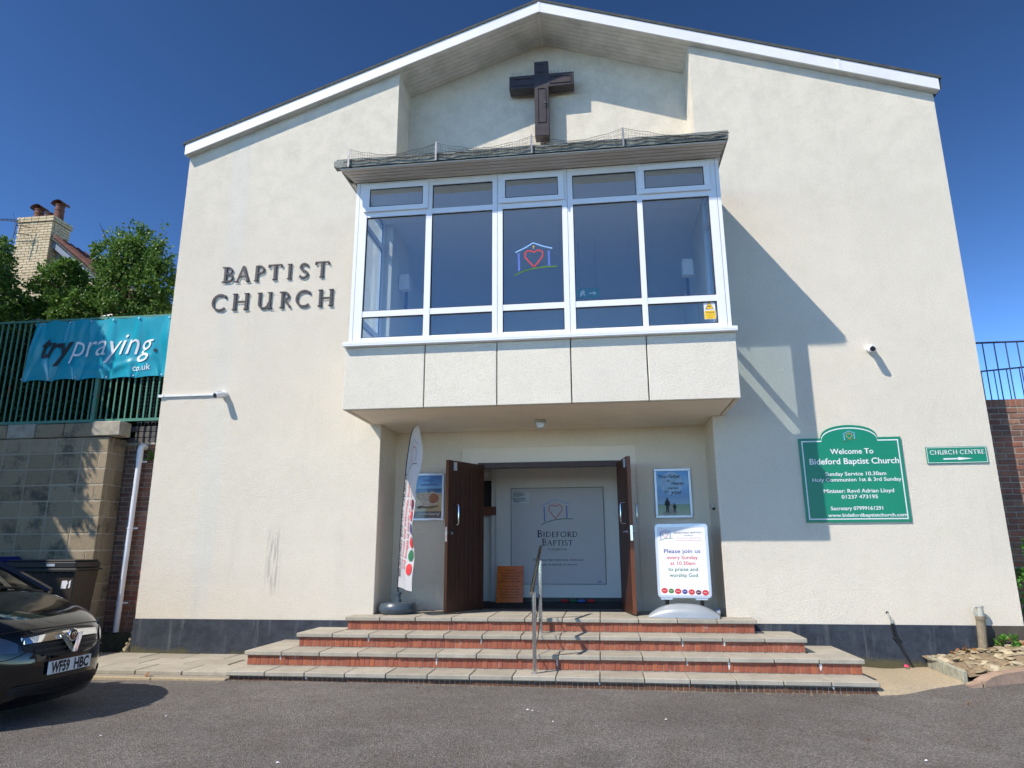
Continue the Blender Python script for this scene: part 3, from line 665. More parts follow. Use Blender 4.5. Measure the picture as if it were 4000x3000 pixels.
# orange sign leaning on the wall
OS = thing('orange_sign', 'orange laminated welcome sign propped on the vestibule floor', 'sign')
g = MB(); g.prism_x([(2.28, .67), (2.30, .67), (2.435, 1.262), (2.415, 1.262)], 4.488, 4.935); g.build('sign_sheet', MT['orange'], OS)
def lean(v): t = (v.z-.67)/.592; return Vector((v.x, 2.276+.135*t, v.z))
yy = 0
for s_, a, b, z in (('Welcome', 4.625, 4.80, 1.185), ("We're sorry if you find it", 4.53, 4.90, 1.137), ('difficult to access the', 4.56, 4.87, 1.090), ('church via the stairs,', 4.56, 4.86, 1.045), ('please go up the slope', 4.53, 4.89, 1.0), ('to the right of these', 4.56, 4.85, .925), ('doors then back along', 4.53, 4.88, .88), ('the path to our other', 4.55, 4.87, .835), ('entrance where a warm', 4.53, 4.89, .79), ('welcome awaits you', 4.55, 4.86, .745)):
    text_fit(s_, a, b, z, .022, 0, MT['brown_ink'], OS, fn=lean, bold=.01)
MTT = MB().box(4.55, 6.4, 1.05, 2.2, .670, .682).build('door_mat', MT['mat']); tag(MTT, 'black mat lying on the vestibule floor inside open doors', 'mat')
# stones row under board
for k, (x, m_) in enumerate(((5.62, 'red_ink'), (5.76, 'green_ink'), (5.90, 'blue_ink'), (6.06, 'red_ink'))):
    g = MB(); g.lathe([(.01, 0), (.05, .012), (.055, .03), (.03, .05), (.004, .055)], (0, 0, 0), 10, 1.25, .8)
    o = link('painted_pebble', g.mesh('painted_pebble', MT[m_], True), loc=(x, 2.42, .67)); tag(o, ['red painted pebble nearest the orange sign', 'green painted pebble on the vestibule floor', 'blue painted pebble on the vestibule floor', 'red painted pebble nearest the right door'][k], 'pebble', 'painted pebbles under the welcome board')

# cross
CR = thing('wooden_cross', 'dark brown wooden cross mounted high in the gable recess', 'cross')
cx0, cx1, az0, az1, zt, zb_ = 5.402, 5.640, 9.055, 9.308, 9.556, 8.142
g = MB(); yA, yB = .40, .60
g.prism_y([(cx0, zb_), (cx1, zb_), (cx1, az0), (6.063, az0+.012), (6.063, az1), (cx1, az1), (cx1, zt), (cx0, zt), (cx0, az1), (4.978, az1), (4.978, az0), (cx0, az0)], yA, yB); g.build('cross_body', MT['crosswood'], CR, bevel=.006)
for (a, b, c, d) in ((cx0+.05, cx1-.05, zb_+.24, az0-.02), (cx1+.02, 6.02, az0+.055, az1-.06), (5.02, cx0-.02, az0+.055, az1-.06), (cx0+.05, cx1-.05, az1+.03, zt-.05)):
    g = MB(); t = .010
    for q in ((a, b, c, c+t), (a, b, d-t, d), (a, a+t, c+t, d-t), (b-t, b, c+t, d-t)): g.box(q[0], q[1], yA-.012, yA+.002, q[2], q[3])
    g.build('moulding', MT['crosswood'], CR)
g = MB(); g.box(cx1-.075, cx1-.045, yA-.03, yA, 8.72, 8.745); g.box(cx1-.065, cx1-.05, yA-.022, yA, 8.67, 8.78); g.build('latch', MT['wire'], CR)
g = MB()
for i in range(12): x = 5.02+i*.033 if i < 6 else 5.68+(i-6)*.062; g.tube([(x, .46, az1), (x+.006, .45, az1+.11)], .0022, 3)
g.build('bird_spikes', MT['wire'], CR, kind='stuff')
g = MB(); g.tube([(5.56, .5, 8.142), (5.56, .5, 8.03), (5.60, .655, 8.0)], .012, 6); g.build('conduit_bend', MT['paleedge'], CR)

# facade lettering
LT = thing('wall_lettering', 'raised charcoal letters reading BAPTIST CHURCH on cream wall', 'lettering')
rows = [('B', .420, .600, 5.672, 5.928), ('A', .640, .885, 5.668, 5.935), ('P', .945, 1.120, 5.668, 5.925), ('T', 1.180, 1.412, 5.670, 5.930), ('I', 1.490, 1.585, 5.670, 5.922), ('S', 1.690, 1.855, 5.668, 5.926), ('T', 1.953, 2.185, 5.672, 5.934),
        ('C', .278, .535, 5.196, 5.470), ('H', .625, .905, 5.198, 5.466), ('U', 1.035, 1.290, 5.194, 5.462), ('R', 1.412, 1.592, 5.195, 5.460), ('C', 1.665, 1.918, 5.193, 5.468), ('H', 2.032, 2.284, 5.190, 5.460)]
for ch, a, b, z0, z1 in rows:
    g = MB(); glyph(g, ch, a, z0, b-a, z1-z0, -.006, .020, .92); g.build('letter', MT['letter'], LT, label=f'raised letter {ch}')
# CCTV
def camera_obj(x, z, label, conduit):
    K = thing('security_camera', label, 'camera', 'white wall security cameras')
    g = MB(); g.lathe([(.052, 0), (.052, -.05), (.035, -.055)], (x, -.0, z), 18, ax='y'); g.build('mount', MT['upvc'], K, smooth=True)
    g = MB(); d = Vector((-.30, -.9, -.32)).normalized(); a = Vector((x+.02, -.05, z+.0))
    P = [a, a+d*.03, a+d*.17, a+d*.175]; g.tube(P, [.03, .043, .045, .040], 16); g.build('housing', MT['upvc'], K, smooth=True)
    g = MB(); g.tube([a+d*.176, a+d*.180], [.034, .034], 16); g.build('lens', MT['black'], K)
    g = MB(); g.tube([a+d*.05+Vector((0, 0, .047)), a+d*.20+Vector((0, 0, .050))], .012, 8); g.build('hood', MT['upvc'], K)
    return K
camera_obj(.640, 3.84, 'white wall camera at the end of the conduit near BAPTIST CHURCH lettering', 1)
camera_obj(9.990, 4.18, 'small white wall camera above the green welcome sign', 0)
g = MB(); g.box(XL-.03, .60, -.030, -.0, 3.832, 3.856); g.box(XL-.035, XL+.05, -.036, .03, 3.826, 3.866); g.box(.10, .105, -.034, -.0, 3.822, 3.866)
tag(g.build('conduit', MT['upvc']), 'thin white cable conduit running from wall corner to camera', 'conduit')

# green welcome sign
SG = thing('welcome_sign', 'large green welcome sign with arched top on the cream wall', 'sign')
sx0, sx1, sz0, sz1 = 8.932, 10.226, 1.853, 2.958
def arch(o):
    a, b, c, d = sx0+o, sx1-o, sz0+o, sz1-o; cxm = (a+b)/2; r0 = .36-o*.1
    pts = [(a, c), (b, c), (b, d), (cxm+r0+.0, d)]
    n = 16; H = 3.130-o - d
    for i in range(1, n): t = i/n; ang = PI*t; pts.append((cxm+r0*math.cos(ang), d+H*(math.sin(ang)**.85)))
    return pts+[(cxm-r0, d), (a, d)]
g = MB(); g.prism_y(arch(0), -.022, -.004); g.build('sign_board', MT['signgreen'], SG)
g = MB(); g.prism_y(arch(.034), -.0235, -.0222); g.build('white_border', MT['white'], SG)
g = MB(); g.prism_y(arch(.049), -.0250, -.0237); g.build('sign_face', MT['signgreen'], SG)
logo(9.585, 2.965, .20, -.026, SG, ('sky_ink', 'sky_ink', 'gold_ink', 'gold_ink', 'leafbright'), wd=.035)
ys = -.0262
for s_, a, b, z, cap in (('Welcome To', 9.32, 9.865, 2.742, .072), ('Bideford Baptist Church', 9.045, 10.168, 2.608, .080), ('Sunday Service 10.30am', 9.228, 9.990, 2.455, .050), ('Holy Communion 1st & 3rd Sunday', 9.058, 10.168, 2.380, .048),
                         ('Minister: Revd Adrian Lloyd', 9.185, 10.058, 2.232, .050), ('01237 473195', 9.400, 9.850, 2.156, .048), ('Secretary 07999161291', 9.250, 9.895, 2.008, .048), ('www.bidefordbaptistchurch.com', 9.205, 10.180, 1.922, .044)):
    text_fit(s_, a, b, z, cap, ys, MT['white'], SG, bold=.014)
CC = thing('direction_sign', 'small green CHURCH CENTRE sign with white arrow near wall corner', 'sign')
g = MB(); g.box(10.520, 11.262, -.016, -.003, 2.592, 2.810); g.build('sign_board', MT['signgreen'], CC)
g = MB()
for q in ((10.528, 11.254, 2.600, 2.606), (10.528, 11.254, 2.796, 2.802), (10.528, 10.534, 2.606, 2.796), (11.248, 11.254, 2.606, 2.796)): g.box(q[0], q[1], -.0175, -.0162, q[2], q[3])
g.build('white_border', MT['white'], CC)
serif_line('CHURCH CENTRE', 10.565, 11.232, 2.710, .056, -.0165, MT['white'], CC)
g = MB(); g.prism_y([(10.72, 2.640), (10.90, 2.644), (10.90, 2.632), (11.08, 2.652), (10.90, 2.672), (10.90, 2.660), (10.72, 2.660)], -.0175, -.0163); g.build('arrow', MT['white'], CC)

# fittings
LP = thing('bulkhead_lamp', 'small square bulkhead lamp fixed under the porch ceiling', 'lamp')
g = MB(); g.box(5.385, 5.535, -.10, .05, 3.275, 3.312); g.build('lamp_base', MT['pipe_grey'], LP, bevel=.006)
g = MB(); g.prism_y([(5.41, 3.195), (5.51, 3.195), (5.525, 3.274), (5.395, 3.274)], -.08, .03); g.build('lamp_cover', MT['satin'], LP, bevel=.008)
SN = thing('sensor_box', 'small grey junction box on the right side wall of porch', 'box')
g = MB(); g.box(7.775, 7.833, .28, .37, 2.075, 2.135); g.build('box_body', MT['pipe_grey'], SN, bevel=.008); MB().box(7.80, 7.833, .30, .35, 2.05, 2.075).build('cable_gland', MT['black'], SN)
PG = thing('vent_pipe', 'short grey and brown vent pipe against plinth at right', 'pipe')
g = MB(); g.tube([(10.83, -.10, .66), (10.835, -.10, .83)], .036, 14); g.lathe([(.043, 0), (.043, .018)], (10.835, -.10, .815), 14); g.build('upper_pipe', MT['pipe_grey'], PG, smooth=True)
g = MB(); g.tube([(10.795, -.10, .20), (10.825, -.10, .68)], .050, 14); g.lathe([(.058, 0), (.058, .045)], (10.826, -.10, .665), 14); g.build('lower_pipe', MT['pipe_brown'], PG, smooth=True)
g = MB(); g.tube([(10.80, -.10, .70), (10.765, -.10, .74), (10.755, -.10, .78), (10.77, -.10, .815), (10.81, -.10, .82)], .016, 8); g.build('pipe_loop', MT['pipe_grey'], PG, smooth=True)
CB = thing('black_cables', 'pair of black cables leaving a hole and crossing the plinth', 'cable')
g = MB(); g.lathe([(.018, 0), (.018, .004)], (9.79, -.004, .735), 10, ax='y'); g.build('cable_hole', MT['black'], CB)
g = MB(); g.tube([(9.79, -.006, .735), (9.80, -.02, .68), (9.815, -.025, .61)], .008, 6); g.tube([(9.795, -.006, .73), (9.83, -.02, .67), (9.835, -.025, .61)], .007, 6); g.build('painted_cable', MT['pipe_grey'], CB)
g = MB(); g.tube([(9.815, -.026, .61), (9.82, -.028, .50), (9.845, -.03, .42), (9.90, -.035, .30), (9.985, -.05, .125)], .011, 6); g.tube([(9.835, -.026, .61), (9.85, -.028, .5), (9.865, -.03, .42), (9.915, -.03, .3), (9.98, -.045, .13)], .010, 6); g.box(9.815, 9.885, -.045, -.015, .425, .445); g.build('cable_run', MT['black'], CB)
# ------------------------------------------------------------------ steps
ST = thing('front_steps', 'flight of four steps with concrete slabs and red brick risers', 'steps')
RS = .1676; YF = {1: -1.525, 2: -1.138, 3: -.751, 4: -.364}; X0 = {1: 1.875, 2: 1.883, 3: 2.364, 4: 2.853}; NS = {1: 15, 2: 15, 3: 13, 4: 11}
SW = .48
slab_m = {}
def slab(wd, dp, key=None):
    k = (round(wd, 3), round(dp, 3))
    if k not in slab_m:
        me = cham(wd, dp, .050, .007, MT['slab'], 'paving_slab'); slab_m[k] = me
    return slab_m[k]
brick_m = {h: cham(.052, .05, h, .003, MT['stepbrick'], 'brick') for h in (.105,)}
for k in (1, 2, 3, 4):
    zt = RS*k; x0, n, yf = X0[k], NS[k], YF[k]; x1 = x0+n*SW
    yb = -.002 if k < 4 else .80
    g = MB(); g.box(x0+.035, x1-.035, yf+.035, yb, 0.0, zt-.052)
    S = g.build('step', MT['mortar'], ST)
    dp = .435
    for i in range(n):
        if k == 4 and False: pass
        o = link('paving_slab', slab(SW-.008, dp), S, loc=(x0+(i+.5)*SW, yf+dp/2+random.uniform(-.004, .004), zt-.050+random.uniform(-.002, .002)), rot=(random.uniform(-.003, .003), random.uniform(-.004, .004), random.uniform(-.006, .006)))
    if k < 4:   # side returns back to the wall
        L = -.004-(yf+dp+.008); m = max(1, round(L/.45)); 
        for xe in (x0+SW/2, x1-SW/2):
            for j in range(m): link('paving_slab', slab(SW-.008, L/m-.008), S, loc=(xe, yf+dp+.008+(j+.5)*L/m, zt-.050))
    else:
        for i in range(n):
            xx = x0+(i+.5)*SW
            if 3.14 < xx-SW/2 and xx+SW/2 < 7.83:
                for j in range(2): link('paving_slab', slab(SW-.008, .355), S, loc=(xx, yf+dp+.184+j*.363, zt-.050))
        g = MB(); g.box(3.125, 3.34, .075, .80, zt-.05, zt-.004); g.box(7.63, 7.832, .075, .80, zt-.05, zt-.004); g.build('paving_strip', MT['slab'], S)
    nb = n*8; pw = (n*SW-.07)/nb
    if k == 1:
        g = MB()
        for i in range(nb): xx = x0+.035+(i+.5)*pw; d = random.uniform(-.003, .003); g.box(xx-.0255, xx+.0255, yf+.032+d, yf+.05, 0, .106)
        o = g.build('lower_bricks', MT['mossbrick'], S, kind='stuff')
    else:
        for i in range(nb):
            xx = x0+.035+(i+.5)*pw
            link('brick', brick_m[.105], S, loc=(xx, yf+.056+random.uniform(-.003, .002), zt-.052-.107), scale=(pw*.93/.052, 1, 1))
# white lime runs below slab joints
g = MB(); LM = simple('lime_deposit', (.62, .60, .56), .9, var=.2, scale=30)
for k in (1, 2, 3):
    for i in range(1, NS[k]):
        if random.random() < (.42 if k > 1 else .2):
            x = X0[k]+i*SW+random.uniform(-.02, .02); z = RS*k-.052; wd = random.uniform(.008, .02); L = random.uniform(.03, .09) if k > 1 else .03; y = YF[k]+(.0285 if k > 1 else .026)
            pts = [(x-wd, z), (x+wd, z)]+[(x+wd*(.9-.5*t)+random.uniform(-.004, .004), z-L*t) for t in (.4, .7)]+[(x+random.uniform(-.006, .006), z-L)]+[(x-wd*(.9-.5*t)+random.uniform(-.004, .004), z-L*t) for t in (.7, .4)]
            g.prism_y(pts, y-.001, y+.0005)
o = g.build('lime_stains', LM, ST, kind='stuff')

# handrail
HR = thing('handrail', 'polished steel handrail on two posts in the middle of steps', 'handrail')
g = MB(); g.tube([(5.465, -1.34, .166), (5.465, -1.34, 1.045)], .0245, 20); g.lathe([(.040, 0), (.040, .006)], (5.465, -1.34, .167), 20); g.build('post', MT['chrome'], HR, smooth=True)
g = MB(); g.tube([(5.462, -.46, .50), (5.462, -.46, 1.385)], .0245, 20); g.lathe([(.040, 0), (.040, .006)], (5.462, -.46, .503), 20); g.build('post', MT['chrome'], HR, smooth=True)
a = Vector((5.452, -1.50, 1.035)); b = Vector((5.455, -.20, 1.555)); 
g = MB(); g.tube([a, b], .0245, 20); g.build('rail', MT['chrome'], HR, smooth=True)
g = MB(); g.tube([a+(a-b).normalized()*t for t in (0, .010, .016)], [.0255, .022, .008], 20); g.build('rail_cap', MT['chrome'], HR, smooth=True)
for z in (.36, .66):
    g = MB(); g.tube([(5.465, -1.34, z-.06), (5.462, -.46, z+.33)], .006, 8); g.build('wire', MT['chrome'], HR, smooth=True)

# framed posters
def poster(x0, x1, z0, z1, label):
    P = thing('framed_poster', label, 'poster'); t = .036; y = .770
    g = MB()
    for q in ((x0, x1, z0, z0+t), (x0, x1, z1-t, z1), (x0, x0+t, z0+t, z1-t), (x1-t, x1, z0+t, z1-t)): g.box(q[0], q[1], y, .804, q[2], q[3])
    g.build('frame', MT['satin'], P, bevel=.003)
    return P, x0+t, x1-t, z0+t, z1-t
def flatg(name, stops, z0, z1, parent, x0, x1, y, noise=0):
    x = N(name); z = x.xyz(); f = x.math('DIVIDE', x.math('SUBTRACT', z[2], z0), z1-z0)
    if noise: f = x.math('ADD', f, x.math('MULTIPLY', x.math('SUBTRACT', x.noise(7, 5, .7, stretch=(.6, 1, 3)), .5), noise))
    x.col(x.ramp(f, stops)); x.rough(.25); x.set(**{'Coat_Weight': .5, 'Coat_Roughness': .03})
    return MB().box(x0, x1, y, .800, z0, z1).build('print', x.m, parent)
P, a, b, c, d = poster(3.415, 3.905, 1.963, 2.676, 'silver framed seaside poster with large shell left of the doors')
flatg('seaside_print', [(0, (.06, .045, .035)), (.155, (.06, .045, .035)), (.16, (.42, .30, .13)), (.40, (.58, .44, .20)), (.56, (.55, .42, .22)), (.58, (.30, .42, .50)), (.60, (.05, .16, .32)), (.69, (.02, .09, .26)), (.70, (.20, .42, .66)), (.85, (.09, .28, .60)), (1, (.03, .16, .45))], c, d, P, a, b, .790)
sh = lambda u, v: (a+(b-a)*u, c+(d-c)*v)
SHM = simple('shell_print', (.52, .42, .30), .3, var=.45, scale=45)
g = MB(); g.prism_y([sh(u, v) for u, v in ((.03, .60), (.12, .58), (.22, .62), (.30, .58), (.42, .62), (.52, .59), (.62, .63), (.76, .60), (.88, .54), (.93, .46), (.90, .36), (.80, .31), (.66, .32), (.52, .29), (.40, .27), (.30, .30), (.22, .38), (.10, .46), (.05, .54))], .7882, .7898); g.build('shell_picture', SHM, P)
g = MB(); g.prism_y([(sh(.70, .46)[0]+.062*math.cos(t)*1.25, sh(.7, .46)[1]+.075*math.sin(t)) for t in [2*PI*i/18 for i in range(18)]], .7866, .7880); g.build('shell_opening', simple('shell_orange_print', (.34, .10, .03), .3, var=.6, scale=30), P)
g = MB(); g.prism_y([sh(u, v) for u, v in ((.05, .26), (.2, .30), (.5, .27), (.85, .30), (.9, .27), (.6, .22), (.3, .23), (.1, .22))], .7885, .7899); g.build('shell_shadow', simple('shell_shadow_print', (.16, .11, .06), .4), P)
text_fit('God is', *[sh(u, 0)[0] for u in (.28, .66)], sh(0, .865)[1], .040, .7885, MT['navy_ink'], P, shear=.15, bold=.006)
text_fit('speaking...', *[sh(u, 0)[0] for u in (.20, .93)], sh(0, .765)[1], .040, .7885, MT['navy_ink'], P, shear=.15, bold=.006)
text_fit('...are you listening?', *[sh(u, 0)[0] for u in (.06, .93)], sh(0, .075)[1], .034, .7885, MT['white'], P, shear=.15, bold=.006)
P, a, b, c, d = poster(7.062, 7.590, 1.967, 2.680, 'silver framed poster of two figures walking right of the doors')
flatg('country_print', [(0, (.24, .24, .15)), (.18, (.10, .17, .035)), (.24, (.06, .13, .03)), (.245, (.03, .05, .06)), (.26, (.15, .26, .42)), (.40, (.06, .16, .36)), (.55, (.05, .20, .48)), (.75, (.15, .36, .60)), (1, (.04, .24, .58))], c, d, P, a, b, .790, .05)
sh = lambda u, v: (a+(b-a)*u, c+(d-c)*v)
g = MB(); g.prism_y([(sh(.46, 0)[0]+.17*math.cos(t), sh(0, .72)[1]+.17*math.sin(t)) for t in [2*PI*i/28 for i in range(28)]], .7886, .7898); g.build('pale_disc', simple('pale_sky_disc', (.30, .47, .66), .3, var=.2, scale=12), P)
g = MB(); g.prism_y([sh(u, v) for u, v in ((.12, 0.003), (.62, .003), (.50, .24), (.44, .24))], .7886, .7898); g.build('path_picture', simple('path_print', (.34, .33, .26), .4, var=.2, scale=30), P)
def fig(cx, base, h):
    g = MB(); P2 = lambda u, v: (cx+u*h, base+v*h)
    g.prism_y([P2(u, v) for u, v in ((-.10, 0), (-.03, 0), (-.005, .42), (.03, 0), (.10, 0), (.10, .5), (.18, .46), (.21, .52), (.13, .80), (.05, .84), (.05, .88), (-.05, .88), (-.05, .84), (-.13, .80), (-.19, .50), (-.13, .46), (-.09, .55))], .7860, .7872)
    g.prism_y([(cx+.062*h*math.cos(t), base+h*.93+.07*h*math.sin(t)) for t in [2*PI*i/12 for i in range(12)]], .7858, .7871)
    g.build('figure_picture', MT['ink'], P)
fig(sh(.30, 0)[0], sh(0, .06)[1], .215); fig(sh(.52, 0)[0], sh(0, .06)[1], .135)
for s_, u0, u1, v, cap in (('Your Father', .06, .76, .845, .050), ('in', .32, .42, .755, .034), ('Heaven', .46, .86, .690, .046), ('cares', .34, .68, .590, .036), ('for', .24, .38, .505, .040), ('you', .42, .76, .480, .058)):
    text_fit(s_, sh(u0, 0)[0], sh(u1, 0)[0], sh(0, v)[1], cap, .7872, MT['ink'], P, shear=.22, bold=.018)

# feather flag
FL = thing('feather_flag', 'tall white feather flag leaning in round grey base by porch', 'flag')
g = MB(); g.lathe([(.15, 0), (.235, .008), (.262, .05), (.258, .105), (.225, .145), (.14, .155), (.06, .158)], (3.42, .16, .672), 32); g.build('base', MT['basegrey'], FL, smooth=True)
g = MB(); g.lathe([(.045, .155), (.045, .19), (.032, .2), (.032, .25), (.042, .255), (.042, .285), (.022, .29)], (3.42, .16, .672), 16); g.build('socket', MT['basegrey'], FL, smooth=True)
pole = [(3.416, .16, .96), (3.41, .155, 1.05), (3.428, .14, 1.6), (3.445, .12, 2.0), (3.475, .10, 2.4), (3.505, .07, 2.75), (3.56, .04, 3.12), (3.60, .02, 3.24), (3.655, 0, 3.268)]
g = MB(); g.tube(pole, .011, 8); g.build('pole', MT['black'], FL, smooth=True)
import bisect
def flagpt(u, v, off=0):
    zs = [p[2] for p in pole[1:]]; z = 1.03+(3.27-1.03)*v
    i = min(max(bisect.bisect(zs, z)-1, 0), len(zs)-2); t = (z-zs[i])/(zs[i+1]-zs[i]); t = max(-.3, min(1, t)); A = pole[1+i]; B = pole[2+i]
    x = A[0]+(B[0]-A[0])*t; y = A[1]+(B[1]-A[1])*t
    wd = .56*(1 if v < .80 else math.sqrt(max(0.03, 1-((v-.80)/.2)**2)))
    zd = z-.04*u*(1-v)
    fold = .035*math.sin(u*7+v*9)+.02*math.sin(v*23+u*3)
    return (x+wd*u*.56+fold*.5*u, y-wd*u*.83+fold*.6*u-off, zd)
# the flag hangs almost edge-on: it runs back from the pole into the porch
g = MB(); g.grid(lambda u, v: flagpt(u, v), 16, 60); fo = g.build('flag_cloth', MT['whitecloth'], FL, smooth=True)
def onflag(v):   # v: (along z, across) encoded by text_fit as x = distance up, z = across
    h = (v.x-1.03)/(3.27-1.03); p = flagpt(max(0, min(1, v.z)), h)
    return Vector((p[0]-.009, p[1]-.007, p[2]))
text_fit('BIDEFORD BAPTIST CHURCH', 1.18, 2.58, -.17, -.14, 0, MT['ink'], FL, fn=lambda v: onflag(Vector((v.x, 0, .17-(-.17-v.z)*1))), bold=.01)
text_fit('The house that welcomes, loves', 1.28, 2.45, -.40, -.11, 0, MT['red_ink'], FL, fn=lambda v: onflag(Vector((v.x, 0, .40-(-.40-v.z)))), bold=.01)
text_fit('and accepts us exactly as we are', 1.30, 2.35, -.60, -.11, 0, MT['red_ink'], FL, fn=lambda v: onflag(Vector((v.x, 0, .60-(-.60-v.z)))), bold=.01)
for h0, m_ in ((1.30, 'red_ink'), (1.48, 'green_ink'), (1.65, 'red_ink'), (1.83, 'navy_ink'), (2.0, 'red_ink'), (2.15, 'purple_ink')):
    g = MB(); pts = [onflag(Vector((h0+.075*math.cos(t), 0, .82+.13*math.sin(t)))) for t in [2*PI*i/14 for i in range(14)]]; g.add([tuple(p) for p in pts], [tuple(range(14))]); g.build('pebble_print', MT[m_], FL)
def fl_logo(v): return tuple(onflag(Vector((v[2], 0, v[0]))))
logo(.52, 2.80, .62, 0, FL, ('sky_ink', 'blue_ink', 'red_ink', 'gold_ink', 'green_ink'), fn=fl_logo, wd=.018)

# pavement sign board
AB = thing('sign_stand', 'white swinging sign board on springs inviting people every Sunday', 'sign stand')
ax0, ax1, az0_, az1_ = 7.0, 7.685, .905, 1.855; ay = .20
def rr(x0, x1, z0, z1, r, n=5):
    o = []
    for cx_, cz_, a0 in ((x1-r, z0+r, -90), (x1-r, z1-r, 0), (x0+r, z1-r, 90), (x0+r, z0+r, 180)):
        o += [(cx_+r*math.cos(math.radians(a0+90*i/n)), cz_+r*math.sin(math.radians(a0+90*i/n))) for i in range(n+1)]
    return o
# the board leans back a little
g = MB(); g.prism_y(rr(ax0, ax1, az0_, az1_, .05), ay-.012, ay+.035); g.build('frame', MT['satin'], AB, bevel=.006)
g = MB(); g.box(ax0+.036, ax1-.036, ay-.0142, ay-.0125, az0_+.036, az1_-.05); g.build('poster_sheet', MT['white'], AB)
g = MB(); g.box(ax0+.03, ax1-.03, ay-.018, ay-.0145, az1_-.05, az1_-.03); g.build('snap_rail', MT['satin'], AB)
TX = lambda u: ax0+.036+(ax1-ax0-.072)*u; TZ = lambda v: az0_+.036+(az1_-az0_-.086)*v; yt = ay-.0148
for s_, u0, u1, v, cap, m_ in (('BIDEFORD BAPTIST', .36, .94, .905, .020, 'ink'), ('CHURCH', .56, .74, .868, .014, 'ink'), ('The house that welcomes, loves', .40, .92, .832, .012, 'red_ink'), ('and accepts us exactly as we are', .40, .92, .798, .012, 'red_ink'),
                               ('Please join us', .12, .88, .615, .053, 'navy_ink'), ('every Sunday', .18, .82, .525, .047, 'red_ink'), ('at 10.30am', .24, .76, .440, .047, 'red_ink'), ('to praise and', .19, .81, .352, .047, 'green_ink'), ('worship God', .21, .80, .265, .047, 'green_ink')):
    text_fit(s_, TX(u0), TX(u1), TZ(v), cap, yt, MT[m_], AB, bold=.012)
logo(TX(.17), TZ(.87), .19, yt, AB, ('blue_ink', 'blue_ink', 'red_ink', 'gold_ink', 'green_ink'), wd=.028)
for i, m_ in enumerate(('red_ink', 'leafbright', 'red_ink', 'navy_ink', 'red_ink', 'purple_ink', 'red_ink')):
    cx_ = TX(.09+.14*i); r1 = .041 if i % 2 == 0 else .035; zz = TZ(.065-.004*i)
    g = MB(); g.prism_y([(cx_+r1*math.cos(t), zz+r1*.85*math.sin(t)) for t in [2*PI*k/18 for k in range(18)]], yt-.0006, yt+.0012); g.build('pebble_print', MT[m_], AB)
    g = MB(); ribbon(g, [(cx_-.022, zz-.006), (cx_-.012, zz+.008), (cx_-.002, zz-.006), (cx_+.008, zz+.007), (cx_+.020, zz-.004)], .004, yt-.0016, yt-.0007, lambda x, z, y: (x, y, z)); g.build('pebble_word', MT['white'], AB)
for x in (7.115, 7.555):
    g = MB(); g.box(x-.075, x+.075, ay-.02, ay+.04, .885, .904); g.build('clamp', MT['satin'], AB)
    g = MB(); pts = [(x+.022*math.cos(t), ay+.01+.022*math.sin(t), .795+.088*t/(16*PI)) for t in [i*16*PI/90 for i in range(91)]]; g.tube(pts, .0055, 5); g.lathe([(.016, 0), (.016, .09)], (x, ay+.01, .795), 10); g.build('spring', MT['black'], AB, smooth=True)
    g = MB(); g.lathe([(.060, 0), (.055, .03), (.050, .06)], (x, ay+.01, .735), 14); g.build('spring_cup', MT['silverplastic'], AB, smooth=True)
def basef(u, v):
    x = -.44+.88*u; s = 2*u-1; hh = .135*(1-abs(s)**2.6)+.035; ang = PI*v
    dd = .165*(1-.25*abs(s)**3); return (7.325+x, ay-.02-dd*math.cos(ang), .672+hh*math.sin(ang)**.75)
g = MB(); g.grid(basef, 28, 12); g.box(6.93, 7.72, ay-.15, ay+.11, .672, .69); g.build('base', MT['silverplastic'], AB, smooth=True)
g = MB(); g.lathe([(.02, -.03), (.05, -.028), (.05, .028), (.02, .03)], (7.74, ay+.16, .725), 18, ax='x'); g.build('wheel', MT['silverplastic'], AB, smooth=True)

AB.rotation_euler = (0, 0, math.radians(-10)); AB.location = Vector((7.305, -.08, 0)) - Matrix.Rotation(math.radians(-10), 3, 'Z') @ Vector((7.34, .2, 0))
# things seen inside the gallery windows
g = MB(); logo(5.492, 5.265, .62, -1.1010, BW, ('sky_ink', 'blue_ink', 'red_ink', 'gold_ink', 'leafbright'), wd=.030)
WS = thing('warning_sticker', 'yellow and white camera warning sticker in corner of window', 'sticker')
g = MB(); g.box(7.648, 7.788, -1.1045, -1.1015, 4.340, 4.590); g.build('sticker_sheet', MT['white'], WS)
g = MB(); g.box(7.652, 7.784, -1.1062, -1.1047, 4.344, 4.455); g.prism_y([(7.668, 4.475), (7.768, 4.475), (7.718, 4.575)], -1.1062, -1.1047); g.build('yellow_print', MT['yellow'], WS)
g = MB(); T_ = lambda x, z, y: (x, y, z)
ribbon(g, [(7.668, 4.475), (7.768, 4.475), (7.718, 4.575), (7.668, 4.475)], .006, -1.1070, -1.1063, T_); g.box(7.70, 7.735, -1.1070, -1.1063, 4.503, 4.515); g.build('black_triangle', MT['ink'], WS)
text_fit('Warning', 7.668, 7.768, 4.425, .018, -1.1066, MT['ink'], WS, bold=.01); text_fit('CCTV', 7.70, 7.738, 4.405, .010, -1.1066, MT['ink'], WS)
text_fit('cameras in', 7.685, 7.752, 4.382, .010, -1.1066, MT['ink'], WS); text_fit('operation', 7.69, 7.748, 4.360, .010, -1.1066, MT['ink'], WS)
EX = thing('exit_sign', 'green and white emergency exit sign hanging inside the gallery', 'sign')
g = MB(); g.box(6.0, 6.36, 1.0, 1.03, 5.50, 5.66); g.build('sign_panel', simple('exit_green', (.01, .22, .16), .4), EX)
